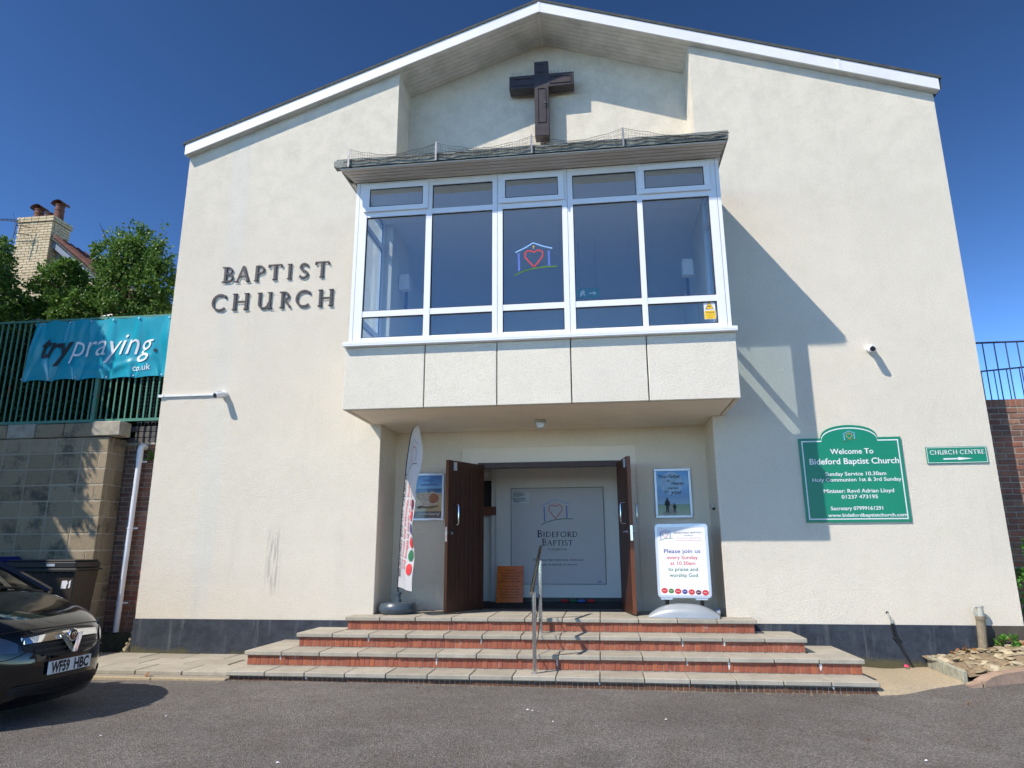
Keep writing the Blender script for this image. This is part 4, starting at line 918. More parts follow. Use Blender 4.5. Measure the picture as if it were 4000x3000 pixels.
g = MB(); g.prism_y([(6.20, 5.585), (6.27, 5.585), (6.27, 5.61), (6.32, 5.575), (6.27, 5.54), (6.27, 5.565), (6.20, 5.565)], .994, .999); g.prism_y([(6.05, 5.52), (6.07, 5.53), (6.10, 5.57), (6.12, 5.53), (6.14, 5.53), (6.12, 5.59), (6.14, 5.61), (6.10, 5.64), (6.06, 5.60)], .994, .999); g.build('sign_symbol', MT['white'], EX)
g = MB(); g.tube([(6.05, 1.015, 5.66), (6.05, 1.015, 6.50)], .004, 5); g.tube([(6.31, 1.015, 5.66), (6.31, 1.015, 6.50)], .004, 5); g.build('hanger', MT['galv'], EX)
for x, h, lb in ((4.36, .30, 'taller small cross standing on the window seat'), (4.55, .20, 'shorter small cross standing on the window seat')):
    g = MB(); g.box(x-.012, x+.012, -.60, -.575, 4.20, 4.20+h); g.box(x-h*.26, x+h*.26, -.598, -.577, 4.20+h*.62, 4.20+h*.62+.024); g.box(x-.05, x+.05, -.63, -.55, 4.20, 4.215)
    tag(g.build('standing_cross', MT['crosswood']), lb, 'cross', 'small crosses on the window seat')
for x, rot in ((4.90, .15), (5.72, -.12)):
    g = MB(); g.tube([(x-.16, -.80, 4.238), (x+.16, -.80+rot, 4.238)], .034, 10); tag(g.build('paper_roll', MT['white']), 'white paper roll left on the seat %s the central mullions' % ('left of' if x < 5 else 'right of'), 'paper roll', 'paper rolls on the window seat')
o = MB().box(5.30, 6.35, 3.74, 3.78, 4.75, 5.45).build('wall_picture', simple('brown_picture', (.16, .07, .05), .5, var=.4, scale=6)); tag(o, 'brown framed picture on the gallery back wall', 'picture')
for x, y, z, lb in ((3.28, .35, 5.55, 'white speaker on left gallery wall behind glass'), (7.70, .35, 5.55, 'white speaker on right gallery wall behind glass')):
    S_ = thing('wall_speaker', lb, 'speaker', 'gallery wall speakers'); g = MB(); g.box(x-.08, x+.08, y, y+.14, z, z+.26); g.build('cabinet', MT['white'], S_, bevel=.01); g = MB(); g.box(x-.02, x+.02, y+.14, y+.2, z-.3, z+.2); g.build('bracket', MT['black'], S_)
def at(u, v, y): 
    d = F + R_*((u-2000)/FPX) - U_*((v-1500)/FPX); t = (y-CAM.y)/d.y; p = CAM+d*t; return p.x, p.z
# ------------------------------------------------------------------ pavement on the left
PV = MB(); PV.box(-8, 1.90, -1.485, -.016, -.1, .088); PV.box(-8, XL-.02, -.016, .40, -.1, .088); PV = PV.build('pavement', MT['mortar']); tag(PV, kind='structure')
def pslab(cx, cy, wx, wy, z=.0885, dz=0): link('paving_slab', slab(wx-.008, wy-.008), PV, loc=(cx, cy, z-.002+dz), rot=(random.uniform(-.004, .004), random.uniform(-.004, .004), random.uniform(-.004, .004)))
ys_ = [(-.016-.22, .43), (-.016-.66, .43), (-.016-1.14, .50)]
for r, (cy, wy) in enumerate(ys_):
    x = 1.86
    x -= .0 if r != 1 else .3
    if r == 1: pslab(1.72, cy, .28, wy)
    while x > -5.5: pslab(x-.30, cy, .595, wy, dz=random.uniform(-.003, .002)); x -= .60
g = MB()
x = 1.90
while x > -5:
    L = random.uniform(.85, .95); g.box(x-L+.006, x, -1.56, -1.487, -.05, .085); x -= L
tag(g.build('kerb', MT['concrete'], bevel=.008), kind='structure')
# mossy ledge in the nook between the block pier and the church
g = MB(); g.grid(lambda u, v: (-1.20+.80*u, -.02+.44*v, .14+.21*min(1, max(0, (v-.15-.25*u)*3))+.012*math.sin(u*31+v*17)+.01*math.sin(v*37)), 24, 16); tag(g.build('mossy_bank', MT['moss'], smooth=True), kind='structure')
NB = thing('loose_stones', 'few pale broken stones in the gap beside plinth corner', 'stones')
for i in range(7):
    g = MB(); r = random.uniform(.03, .055); g.lathe([(r*.3, -r*.5), (r, -r*.2), (r*.9, r*.3), (r*.3, r*.5)], (0, 0, 0), 7, 1.1, .8); link('stone', g.mesh('stone', MT['stone']), NB, loc=(-.46+random.uniform(-.02, .02), .01+.04*i*.5, .16+.035*i), rot=(random.random(), random.random(), random.random()*3))

# ------------------------------------------------------------------ walls of separate pieces
def piece_wall(P, name, x0, x1, yf, z0, courses, ch, bl, joint, depth, mat_, jit=.004, half=None, skip=None):
    """running-bond wall of pieces facing -Y"""
    me = cham(bl-joint, depth, ch-joint, min(.006, joint*.6), MT[mat_], name)
    for r in range(courses):
        off = (bl/2 if r % 2 else 0); x = x1+off
        while x > x0:
            a, b = max(x-bl, x0), min(x, x1)
            if b-a > bl*.18:
                o = link(name, me, P, loc=((a+b)/2, yf+depth/2+random.uniform(-jit, jit), z0+r*ch), scale=((b-a-joint)/(bl-joint), 1, 1))
            x -= bl
BWAL = thing('block_wall', 'tall stained concrete block retaining wall under green fence', 'wall')
g = MB(); g.box(-6.0, -1.179, .006, .40, 0, 3.235); g.build('wall_core', MT['palemortar'], BWAL)
CHT = .2425
bm = cham(.445-.012, .10, CHT-.018, .008, MT['block'], 'block')
for r in range(13):
    x = -1.172; z = .10+r*CHT; first = True; k = 0
    seq = [.14, .30] if r % 2 else [.445]
    while x > -3.6:
        L = seq[k] if k < len(seq) else .445; k += 1
        link('block', bm, BWAL, loc=(x-L/2+.004, .05+random.uniform(-.003, .003), z), scale=((L-.016)/.433, 1, 1)); x -= L
    # end face of the pier
    sq = [.40] if r % 2 else [.20, .20]
    y = .105
    for L in ([.295] if r % 2 else [.12, .175]):
        link('block', bm, BWAL, loc=(-1.220, y+L/2, z), scale=((L-.008)/.433, .95, 1), rot=(0, 0, PI/2)); y += L
g = MB(); g.box(-6.0, -3.6, 0.0, .02, .1, 3.23); g.build('wall_far_end', MT['block'], BWAL)
cm = cham(.48, .26, .225, .012, MT['lightblock'], 'coping_block'); cm2 = cham(.48, .26, .215, .012, MT['block'], 'coping_block')
for i in range(5): link('coping_block', cm if i in (0, 3) else cm2, BWAL, loc=(-1.23-i*.49, .12+(-.03 if i == 0 else 0), 3.25+random.uniform(-.004, .004)))
RB = thing('brick_wall', 'narrow old red brick wall behind the white drainpipe', 'wall')
g = MB(); g.box(-1.3, XL+.05, .432, .62, .1, 3.20); g.build('wall_core', MT['mortar'], RB)
piece_wall(RB, 'brick', -1.20, -.36, .425, .30, 39, .0735, .225, .011, .10, 'wallbrick', .003)
g = MB(); g.box(-1.2, -.36, .40, .62, 3.17, 3.20); g.build('ledge_course', MT['lightblock'], RB)
for r in range(3):
    for i in range(3): link('brick', cham(.27, .1, .085, .005, MT['greybrick'], 'brick'), RB, loc=(-1.05+i*.28+(.1 if r % 2 else 0), .50, 3.205+r*.093))
g = MB(); g.box(-6, XL, .62, 6, 2.6, 3.30); tag(g.build('terrace', MT['soil']), kind='structure')
# drainpipe
DP = thing('drainpipe', 'white plastic drainpipe running down the red brick wall', 'pipe')
g = MB(); g.tube([(-.855, .42, 3.125), (-.855, .36, 3.135), (-.858, .325, 3.115), (-.86, .315, 3.07), (-.86, .315, 2.90)], .048, 16); g.build('elbow', MT['pipe_white'], DP, smooth=True)
g = MB(); g.tube([(-.86, .315, 2.90), (-.895, .315, .37)], .041, 16); g.build('pipe', MT['pipe_white'], DP, smooth=True)
for z in (2.89, 1.87, .78):
    g = MB(); x = -.86-.035*(2.9-z)/2.53; g.tube([(x, .315, z-.012), (x, .315, z+.012)], .047, 16); g.box(x-.02, x+.10, .35, .36, z-.012, z+.012); g.build('bracket', MT['pipe_white'], DP)
# little plant on the brick wall
P, Q = blob_pts([(-.72, .40, 3.02, .09, .05, .11), (-.66, .41, 2.93, .08, .03, .08)], 260); fo = leaves(P, Q, .035, MT['leaf'], 'wall_plant'); tag(fo, 'small green plant rooted in brickwork above the drainpipe', 'plant')

# ------------------------------------------------------------------ green fence and banner
FN = thing('green_fence', 'green painted railing fence on top of the block wall', 'fence')
fy = .13
g = MB(); g.box(-4.6, XL+.03, fy-.02, fy+.02, 3.497, 3.54); g.build('bottom_rail', MT['fence'], FN)
g = MB(); g.box(-4.6, XL+.03, fy-.02, fy+.02, 5.20, 5.235); g.build('top_rail', MT['fence'], FN)
x = -.44
while x > -4.5:
    if abs(x+1.62) > .06: 
        g = MB(); g.box(x-.011, x+.011, fy-.008, fy+.008, 3.54, 5.20); g.build('fence_bar', MT['fence'], FN)
    x -= .1045
for x in (-1.60, -4.2):
    g = MB(); g.box(x-.03, x+.03, fy-.030, fy+.03, 3.26, 5.24); g.build('fence_post', MT['fence'], FN)
for x in (-1.30, -2.72):
    G = thing('capped_post', 'white pyramid cap showing above banner, %s one' % ('right' if x > -2 else 'left'), 'post', 'white capped posts behind the banner')
    kx = x; y_ = 1.75; x, zc = at(434, 1243, 1.75) if kx > -2 else at(160, 1259, 1.75); g = MB(); g.box(x-.09, x+.09, y_-.09, y_+.09, 3.3, zc); g.build('post_shaft', MT['soffit'], G)
    g = MB(); g.add([(x-.13, y_-.13, zc), (x+.13, y_-.13, zc), (x+.13, y_+.13, zc), (x-.13, y_+.13, zc), (x, y_, zc+.09)], [(0, 1, 4), (1, 2, 4), (2, 3, 4), (3, 0, 4), (3, 2, 1, 0)]); g.build('post_cap', MT['white'], G)
BN = thing('banner', 'teal vinyl banner with white lettering tied to the green fence', 'banner')
bx0, bx1 = -2.86, -.415
eyes_t = [-2.74, -2.2, -1.82, -1.44, -.98, -.46]; eyes_b = [-2.84, -2.38, -1.92, -1.42, -.96, -.5]
def bann(x, z):
    u = (x-bx0)/(bx1-bx0); v = (z-4.19)/1.0
    top = 5.205 - .035*abs(math.sin(PI*(u*5+.25)))*(1-.3*u); bot = 4.175 + .03*abs(math.sin(PI*u*5))
    Z = bot+(top-bot)*v
    d = 0
    for i, e in enumerate(eyes_t): 
        dx = x-e; r = 1-v; d += .030*math.exp(-((dx+.12*r)/(.05+.35*r))**2)*(1-r)*math.cos(dx*22)
    for i, e in enumerate(eyes_b):
        dx = x-e; r = v; a = math.exp(-(dx/(.05+.42*r))**2)*(1-r)**1.5; d += a*.055*math.cos(dx/(.03+.25*r)*1.6+i*.7)
    d += .016*math.sin(x*5.1+z*7.3)+.010*math.sin(x*11-z*9)
    # a sagging fold that runs between the lower eyelets
    d += .030*math.exp(-((v-.24-.10*math.sin(u*7+1))/.06)**2)*math.exp(-((u-.62)/.24)**2)
    return d*.62, Z
yb_ = .075
g = MB(); g.grid(lambda u, v: (bx0+(bx1-bx0)*u+(.09*(v-.5) if u < .02 else .09*(v-.5)*(1-u)), yb_-bann(bx0+(bx1-bx0)*u, 4.19+v)[0], bann(bx0+(bx1-bx0)*u, 4.19+v)[1]), 150, 60); g.build('banner_sheet', MT['teal'], BN, smooth=True)
def onban(v):
    u = (v.x-bx0)/(bx1-bx0); d, Z = bann(v.x, v.z); return Vector((v.x+.09*((v.z-4.19)-.5)*(1-u), yb_-d-.012, Z))
text_fit('try', -2.64, -2.09, 4.565, .39, 0, MT['ink'], BN, fn=onban, sub=4, shear=.20, bold=.022)
text_fit('praying', -2.11, -.69, 4.565, .39, 0, MT['white'], BN, fn=onban, sub=4, shear=.20, bold=-.004)
g = MB(); g.add([tuple(onban(Vector((-.645+.027*math.cos(t), 0, 4.615+.027*math.sin(t))))) for t in [2*PI*i/14 for i in range(14)]], [tuple(range(14))]); g.build('full_stop', MT['ink'], BN)
text_fit('co.uk', -.985, -.69, 4.30, .105, 0, MT['white'], BN, fn=onban, sub=1, bold=.004)['kind'] = 'stuff'
for e in eyes_t+eyes_b:
    z = 5.19 if e in eyes_t else 4.21
    g = MB(); p = onban(Vector((e, 0, 4.19+(.965 if z > 5 else .035)))); g.tube([p, p+Vector((0, -.01, 0))], .014, 10); g.tube([p, (p.x, fy-.02, p.z+(.05 if z > 5 else -.03))], .004, 5); g.build('eyelet_tie', MT['satin'], BN)

# ------------------------------------------------------------------ right hand wall, railings, bank
RW = thing('brick_wall', 'red brick wall right of the church below black railings', 'wall')
g = MB(); g.box(11.36, 14.5, .462, .70, 0, 3.50); g.build('wall_core', MT['mortar'], RW)
piece_wall(RW, 'brick', 11.36, 12.45, .455, .34, 39, .0785, .235, .011, .10, 'wallbrick', .004)
me = cham(.068, .24, .105, .004, MT['wallbrick'], 'brick')
for i in range(15): link('brick', me, RW, loc=(11.40+i*.077, .575, 3.410))
g = MB(); g.box(12.46, 14.5, .452, .461, .3, 3.5); g.build('wall_far_end', MT['wallbrick'], RW)
g = MB(); g.box(11.36, 30, .75, 14, 2.8, 3.42); tag(g.build('upper_ground', MT['soil']), kind='structure')
def railing(nm, label, pts, zt, zb, step):
    G = thing('railing', label, 'railing', nm); L = 0
    g = MB(); g.tube([(p[0], p[1], p[2]+zt) for p in pts], .014, 8); g.build('top_rail', MT['navy_rail'], G)
    for i in range(len(pts)-1):
        A, B = Vector(pts[i]), Vector(pts[i+1]); n = max(1, round((B-A).length/step))
        for k in range(n):
            p = A.lerp(B, (k+.5)/n); g = MB(); g.tube([(p.x, p.y, p.z+zb), (p.x, p.y, p.z+zt)], .0085, 8); g.build('bar', MT['navy_rail'], G)
railing('metal railings above the right brick wall', 'near black metal railing standing on the right brick wall', [(11.37, .58, 3.50), (13.2, .58, 3.50)], .87, 0, .155)
railing('metal railings above the right brick wall', 'farther curved black railing seen behind the near railing', [(11.75, 3.0, 3.42), (12.1, 2.7, 3.55), (13.6, 2.5, 3.62)], .86, 0, .19)
PF = thing('notice_case', 'silver framed notice case on the brick wall at right edge', 'notice case')
g = MB(); 
for q in ((11.98, 12.8, 2.70, 2.76), (11.98, 12.8, 1.62, 1.68), (11.98, 12.04, 1.68, 2.70), (12.74, 12.8, 1.68, 2.70)): g.box(q[0], q[1], .40, .453, q[2], q[3])
g.build('frame', MT['satin'], PF, bevel=.005); MB().box(12.04, 12.74, .43, .452, 1.68, 2.70).build('notice_sheet', simple('notice_sheet', (.35, .45, .38), .4, var=.3, scale=4), PF)
# tan concrete ramp, edging, rubble bank, kerb
g = MB(); g.grid(lambda u, v: (9.04+1.30*u, -1.60+(1.595)*v+.55*u*(1-v), (.092+.012*math.sin(u*9)+.03*u*(1-v))-(.06 if v < .01 else 0)), 20, 12); tag(g.build('concrete_apron', MT['concrete'], smooth=True), kind='structure')
ED = thing('edging_kerb', 'lichened concrete edging strips beside the tan apron', 'edging')
def bar3(A, B, w_, h0, h1, m, nm, P):
    A, B = Vector(A), Vector(B); d = (B-A); n = Vector((-d.y, d.x, 0)).normalized()*w_/2; g = MB()
    pts = [A-n, B-n, B+n, A+n]; g.add([(p.x, p.y, p.z+h0) for p in pts]+[(p.x, p.y, p.z+h1) for p in pts], [(0, 3, 2, 1), (4, 5, 6, 7), (0, 1, 5, 4), (1, 2, 6, 5), (2, 3, 7, 6), (3, 0, 4, 7)]); return g.build(nm, m, P, bevel=.006)
bar3((10.19, -.05, .12), (10.13, -.60, .12), .05, -.1, .12, MT['palekerb'], 'edging_strip', ED); bar3((10.128, -.61, .12), (10.09, -1.12, .11), .05, -.1, .12, MT['palekerb'], 'edging_strip', ED)
def bankz(x, y):
    return .20+.17*max(0, x-10.25)+.10*min(1, max(0, (y+1.2)))*.6
BK = MB(); BK.grid(lambda u, v: (10.12+3.4*u, -1.15+1.15*v+.10*u*(1-v)*4, bankz(10.12+3.4*u, -1.15+1.15*v)-.03+.015*math.sin(u*40+v*13)), 50, 20)
BK = BK.build('earth_bank', MT['soil'], smooth=True); tag(BK, kind='structure')
sm = []
for i in range(6):
    g = MB(); n = 9; pr_ = [(.35+.1*random.random(), -.5), (1, -.2), (.95, .2), (.5+.2*random.random(), .48)]
    g.lathe(pr_, (0, 0, 0), n); me = g.mesh('stone', MT['stone'])
    for v in me.vertices: v.co *= 1+random.uniform(-.18, .18)
    sm.append(me)
for i in range(290):
    x = 10.2+2.6*random.random()**.8; y = -1.05+.98*random.random()+.15*(x-10.2)*.5
    if y > -.05: continue
    s = random.uniform(.022, .06); link('stone', random.choice(sm), BK, loc=(x, y, bankz(x, y)-.022), rot=(random.uniform(-.3, .3), random.uniform(-.3, .3), random.random()*6), scale=(s*1.5, s, s*.55))
RK = thing('curved_kerb', 'pinkish concrete kerb curving up at the right road edge', 'kerb')
kp = [(10.05, -1.24, .115), (10.16, -1.25, .155), (10.27, -1.22, .205), (10.42, -1.18, .235), (10.7, -1.14, .265), (11.1, -1.08, .33), (11.7, -.98, .43), (12.6, -.83, .56), (14, -.6, .72)]
g = MB(); 
for A, B in zip(kp, kp[1:]):
    A, B = Vector(A), Vector(B); d = (B-A); n = Vector((-d.y, d.x, 0)).normalized()*.075
    pts = [A-n, B-n, B+n, A+n]; g.add([(p.x, p.y, -.1) for p in pts]+[(p.x, p.y, p.z) for p in pts], [(0, 3, 2, 1), (4, 5, 6, 7), (0, 1, 5, 4), (1, 2, 6, 5), (2, 3, 7, 6), (3, 0, 4, 7)])
g.build('kerb_run', MT['kerb'], RK)
# weeds
wxx, wzz = at(3942, 2512, -.12); P, Q = blob_pts([(wxx, -.12, wzz, .10, .06, .05)], 60); fo = leaves(P, Q, .075, MT['leafbright'], 'weed'); tag(fo, 'bright green dandelion weed growing at foot of brown plinth', 'weed')
P, Q = blob_pts([(11.55, .2, .95, .10, .12, .35), (11.75, .15, 1.4, .16, .12, .55), (11.42, .05, 1.12, .07, .06, .05)], 300); fo = leaves(P, Q, .06, MT['leafbright'], 'foliage')
T = thing('young_sapling', 'leafy young sapling poking out right of the church corner', 'plant'); fo.parent = T; g = MB(); g.tube([(11.6, .2, .3), (11.62, .2, .8), (11.75, .15, 1.5)], [.012, .010, .005], 6); g.build('stem', MT['bark'], T)
o = MB().add([(9.87, -.10, .115), (9.91, -.13, .118), (9.93, -.09, .13), (9.90, -.06, .116), (9.89, -.09, .145)], [(0, 1, 4), (1, 2, 4), (2, 3, 4), (3, 0, 4)]).build('fallen_petal', MT['pink']); tag(o, 'bright pink petal lying by the plinth', 'petal')
# dry leaves and litter
def ground_pt(u, v, z): 
    d = F + R_*((u-2000)/FPX) - U_*((v-1500)/FPX); t = (z-CAM.z)/d.z; return CAM+d*t
sp = [(1198, 2661, .045, 'curled orange leaf lying at foot of lowest step, left end'), (1467, 2661, .05, 'brown leaf in the pile by the lowest riser'), (1486, 2664, .04, 'pale leaf in the pile by the lowest riser'), (1505, 2661, .05, 'reddish leaf in the pile by the lowest riser'),
      (1632, 2686, .04, 'orange leaf on asphalt just right of the leaf pile'), (1699, 2664, .035, 'small ochre leaf against the lowest riser'), (1710, 2717, .022, 'tiny yellow leaf on asphalt below the step'), (1100, 2740, .035, 'lone brown leaf on asphalt left of the leaf pile'), (1230, 2674, .022, 'small dark red leaf fragment below lowest step'),
      (572, 2645, .07, 'curled orange leaf beside the left kerb'), (3410, 2886, .04, 'pale elongated leaf on asphalt right of centre'), (3790, 2758, .035, 'dry leaf on asphalt below the tan apron'), (3985, 2630, .06, 'brown leaf on asphalt by the curved kerb')]
for u, v, s, lb in sp:
    p = ground_pt(u, v, .075); p.z = road_z(p.x, p.y)+.006
    P = np.array([[p.x, p.y, p.z]]); o = leaves(P-np.array([[s/2, 0, 0]]), np.array([[1.6, .2, .25]]), s*1.3, MT['deadleaf'], 'fallen_leaf'); tag(o, lb, 'leaf', 'dry leaves on the ground')
for k in range(14):
    x = random.uniform(10.3, 11.2); P = np.array([[x, -.10-random.random()*.12, bankz(x, -.1)+.02]]); o = leaves(P, np.array([[1, .2, .3]]), .06, MT['deadleaf'], 'fallen_leaf'); tag(o, 'dry brown leaf in the row along foot of right plinth', 'leaf', 'dry leaves along right plinth')
for u, v, s, lb in ((648, 2800, .022, 'white litter scrap on road near car shadow'), (393, 2875, .022, 'white litter scrap on road lower left'), (2062, 2775, .03, 'pair of white scraps on road left of centre, larger one'), (2080, 2779, .02, 'white scrap beside the larger scrap near road centre'), (3618, 2965, .026, 'white scrap on road at lower right'), (1085, 2986, .03, 'white scrap at bottom of road left'), (2602, 2809, .022, 'small white scrap on road right of handrail'), (2160, 2822, .018, 'tiny white fleck on road below the pair of scraps')):
    p = ground_pt(u, v, .07); z = road_z(p.x, p.y)+.004; s *= .6; g = MB(); g.add([(p.x-s, p.y, z), (p.x, p.y-s*.8, z+.004), (p.x+s*.9, p.y+.1*s, z), (p.x+.1*s, p.y+s*.9, z+.003), (p.x, p.y, z+.012)], [(0, 1, 4), (1, 2, 4), (2, 3, 4), (3, 0, 4)]); tag(g.build('litter_scrap', MT['litter']), lb, 'litter', 'white scraps on the road')

g = MB()
for i in range(900):
    if i < 620: x = random.uniform(1.9, 9.0); y = -1.50-abs(random.gauss(0, .055))
    elif i < 740: x = random.uniform(-.5, 1.9); y = -1.575-abs(random.gauss(0, .05))
    else: x = random.uniform(-1, 11); y = -1.6-2.6*random.random()**1.5
    z = road_z(x, y); s = random.uniform(.003, .008) if i < 740 else random.uniform(.003, .006); g.add([(x-s, y, z-.001), (x+s*.8, y-s*.7, z-.001), (x+s*.3, y+s, z-.001), (x, y, z+s)], [(0, 1, 3), (1, 2, 3), (2, 0, 3)])
tag(g.build('grit', MT['stone']), kind='stuff')
# ------------------------------------------------------------------ wheelie bins
def bin_(x0, x1, y0, y1, zt, label, lid, sticker):
    B = thing('wheeled_bin', label, 'bin', 'wheeled bins against the block wall')
    w_ = x1-x0; i = .06
    g = MB(); vs = []
    for z, k in ((.17, i), (zt-.32, .012), (zt-.14, .0)): vs += [(x0+k, y0+k, z), (x1-k, y0+k, z), (x1-k, y1-k, z), (x0+k, y1-k, z)]
    g.add(vs, [(3, 2, 1, 0), (8, 9, 10, 11)]+[(a+j, a+(j+1) % 4, a+4+(j+1) % 4, a+4+j) for a in (0, 4) for j in range(4)]); g.build('bin_body', MT['binbrown'], B, bevel=.012)
    g = MB()
    n = 9
    for k in range(n):
        xc = x0+(k+.5)*w_/n; g.add([(xc-.035, y0-.004, zt-.145), (xc+.035, y0-.004, zt-.145), (xc, y0+.012, zt-.25), (xc-.035, y0+.03, zt-.145), (xc+.035, y0+.03, zt-.145)], [(0, 1, 2), (0, 2, 3), (1, 4, 2), (0, 3, 4, 1)])
    g.build('rib_gusset', MT['black'], B)
    g = MB(); g.box(x0-.035, x1+.035, y0-.035, y1+.02, zt-.145, zt-.115); g.box(x0-.05, x1+.05, y0-.05, y0-.02, zt-.165, zt-.125); g.build('rim', MT['bindark'], B, bevel=.006)
    g = MB(); g.box(x0-.02, x1+.015, y0-.03, y1, zt-.113, zt-.03); g.box(x0, x1-.01, y0-.01, y1-.02, zt-.03, zt); g.build('lid', MT[lid], B, bevel=.012)
    g = MB(); g.box(x0+.60*w_, x0+.72*w_, y0-.036, y0-.030, zt-.09, zt-.055); g.build('lid_handle', MT['satin'], B)
    for a, b in ((x0+.12, y0+.12), (x1-.12, y0+.12), (x0+.12, y1-.12), (x1-.12, y1-.12)):
        g = MB(); g.lathe([(.03, -.02), (.05, -.018), (.05, .018), (.03, .02)], (a, b, .135+.046), 12, ax='x'); g.build('wheel', MT['rubber'], B, smooth=True)
    if sticker:
        g = MB(); s = Vector
        def fp(x, z): t = (zt-.32-z)/(zt-.32-.17); return (x, y0+.012+.048*t-.004, z)
        g.add([fp(*p) for p in ((x1-.20, zt-.30-.09), (x1-.12, zt-.39), (x1-.11, zt-.34), (x1-.095, zt-.32), (x1-.11, zt-.30+.02), (x1-.185, zt-.285))], [(0, 1, 2, 3, 4, 5)]); g.add([fp(*p) for p in ((x1-.09, zt-.385), (x1-.06, zt-.38), (x1-.05, zt-.27), (x1-.085, zt-.30), (x1-.078, zt-.33))], [(0, 1, 2, 3, 4)]); g.build('torn_label', MT['white'], B)
        text_fit('COASTAL', x0+.36*w_, x0+.70*w_, zt-.535, .045, 0, MT['white'], B, shear=.2, bold=.01, fn=lambda v: Vector(fp(v.x, v.z)))
        text_fit('RECYCLING', x0+.42*w_, x0+.70*w_, zt-.585, .030, 0, MT['white'], B, shear=.2, bold=.0, fn=lambda v: Vector(fp(v.x, v.z)))
    return B
bin_(-2.10, -1.03, -.50, -.03, 1.415, 'large brown wheeled bin with white torn label against block wall', 'bindark', True)
bin_(-3.40, -2.30, -.50, -.03, 1.46, 'blue lidded wheeled bin behind the car at left edge', 'binblue', False)

# ------------------------------------------------------------------ black car, parked parallel to the church, nose to the right
CAR = thing('parked_car', 'black hatchback parked at left with its nose by the steps', 'car', loc=(0, 0, 0))
CY = -3.36
prof = [(1.20, .20), (1.27, .27), (1.315, .38), (1.325, .50), (1.32, .60), (1.30, .70), (1.27, .78), (1.21, .855), (1.12, .915), (.98, .975), (.80, 1.030), (.60, 1.085), (.42, 1.130), (.36, 1.142)]
prof2 = [(.36, 1.145), (.15, 1.26), (-.08, 1.38), (-.32, 1.475), (-.50, 1.515)]
prof3 = [(-.50, 1.52), (-1.2, 1.555), (-1.8, 1.52), (-2.3, 1.42), (-2.65, 1.25), (-2.82, 1.05), (-2.90, .85), (-2.93, .6), (-2.9, .35), (-2.8, .25)]
def cat(P, n):
    o = []; P = [Vector((*p, 0)) for p in P]; Pp = [2*P[0]-P[1]]+P+[2*P[-1]-P[-2]]
    for i in range(1, len(Pp)-2):
        for k in range(n):
            t = k/n; a, b, c, d = Pp[i-1:i+3]; o.append(.5*((2*b)+(c-a)*t+(2*a-5*b+4*c-d)*t*t+(3*b-a-3*c+d)*t**3))
    o.append(P[-1]); return [(v.x, v.y) for v in o]
def wid(x, z):
    f = 1
    if x > .7: f = 1-.13*((x-.7)/.62)**2
    if x < -2.2: f = 1-.10*((-2.2-x)/.7)**2
    if z > 1.13: f *= 1-.28*min(1, (z-1.13)/.4)
    return .865*f
def skin(pf, n=4, us=26, cut=1.0):
    pts = cat(pf, n); V = []; 
    for (x, z) in pts:
        for i in range(us+1):
            s = (2*i/us-1)*cut; nose = max(0, (x+.2)/1.5); w_ = wid(x, z)
            bx = x-.30*nose**1.5*abs(s)**3.0; bz = z-(.055 if z > .8 else .0)*abs(s)**4 - (.02*math.cos(s*PI*.5)*0)
            if .75 < z < 1.12 and x > .4: bz += .012*math.exp(-((abs(s)-.62)/.14)**2)*min(1, max(0, (1.2-x)*3))   # bonnet creases
            V.append((bx, CY+s*w_, bz))
    F_ = [(j*(us+1)+i, j*(us+1)+i+1, (j+1)*(us+1)+i+1, (j+1)*(us+1)+i) for j in range(len(pts)-1) for i in range(us)]
    return V, F_
def sides(pf, n=4):
    pts = cat(pf, n); out = MB()
    for sg in (-1, 1):
        V = []; rows = 8
        for (x, z) in pts:
            nose = max(0, (x+.2)/1.5); w_ = wid(x, z); bx = x-.30*nose**1.5; bz = z-(.055 if z > .8 else 0)
            for k in range(rows+1):
                t = k/rows; zz = bz+(.22-bz)*t; w2 = wid(bx, zz) if zz > 1.0 else wid(x, .9)
                bulge = .028*math.sin(PI*min(1, max(0, (zz-.2)/.8)))
                V.append((bx, CY+sg*(w_+(max(w2, w_)-w_)*min(1, t*3)+bulge*min(1, t*4)), zz))
        out.add(V, [(j*(rows+1)+i, j*(rows+1)+i+1, (j+1)*(rows+1)+i+1, (j+1)*(rows+1)+i) for j in range(len(pts)-1) for i in range(rows)])
    return out
g = MB(); g.add(*skin(prof)); g.add(*skin(prof3)); body = g
s_ = sides([(1.20, .24), (1.27, .40), (1.30, .65), (1.21, .855), (1.12, .915), (.98, .975), (.80, 1.030), (.60, 1.085), (.36, 1.125), (-.2, 1.10), (-1.2, 1.07), (-2.2, 1.08), (-2.75, 1.05), (-2.9, .7), (-2.86, .3)]); body.add(s_.v, s_.f)
for sg in (-1, 1):   # screen pillars and roof rails
    pp = [(.36, 1.12), (-.08, 1.37), (-.50, 1.51), (-1.6, 1.53), (-2.4, 1.37), (-2.78, 1.06)]
    body.tube([(x-.02, CY+sg*(wid(x, z)-.045), z-.02) for x, z in cat(pp, 4)], .042, 8)
body.box(-2.7, .55, CY-.80, CY+.80, .22, .80)
B = body.build('car_body', MT['paint'], CAR, smooth=True)
g = MB(); g.add(*skin(prof2, 4, 20, .90)); g.build('windscreen', MT['carglass'], CAR, smooth=True)
for sg in (-1, 1):
    g = MB(); g.prism_y([(.10, 1.12), (-.52, 1.46), (-1.5, 1.49), (-2.3, 1.34), (-2.6, 1.10)], CY+sg*.69, CY+sg*.70); g.build('side_window', MT['carglass'], CAR)
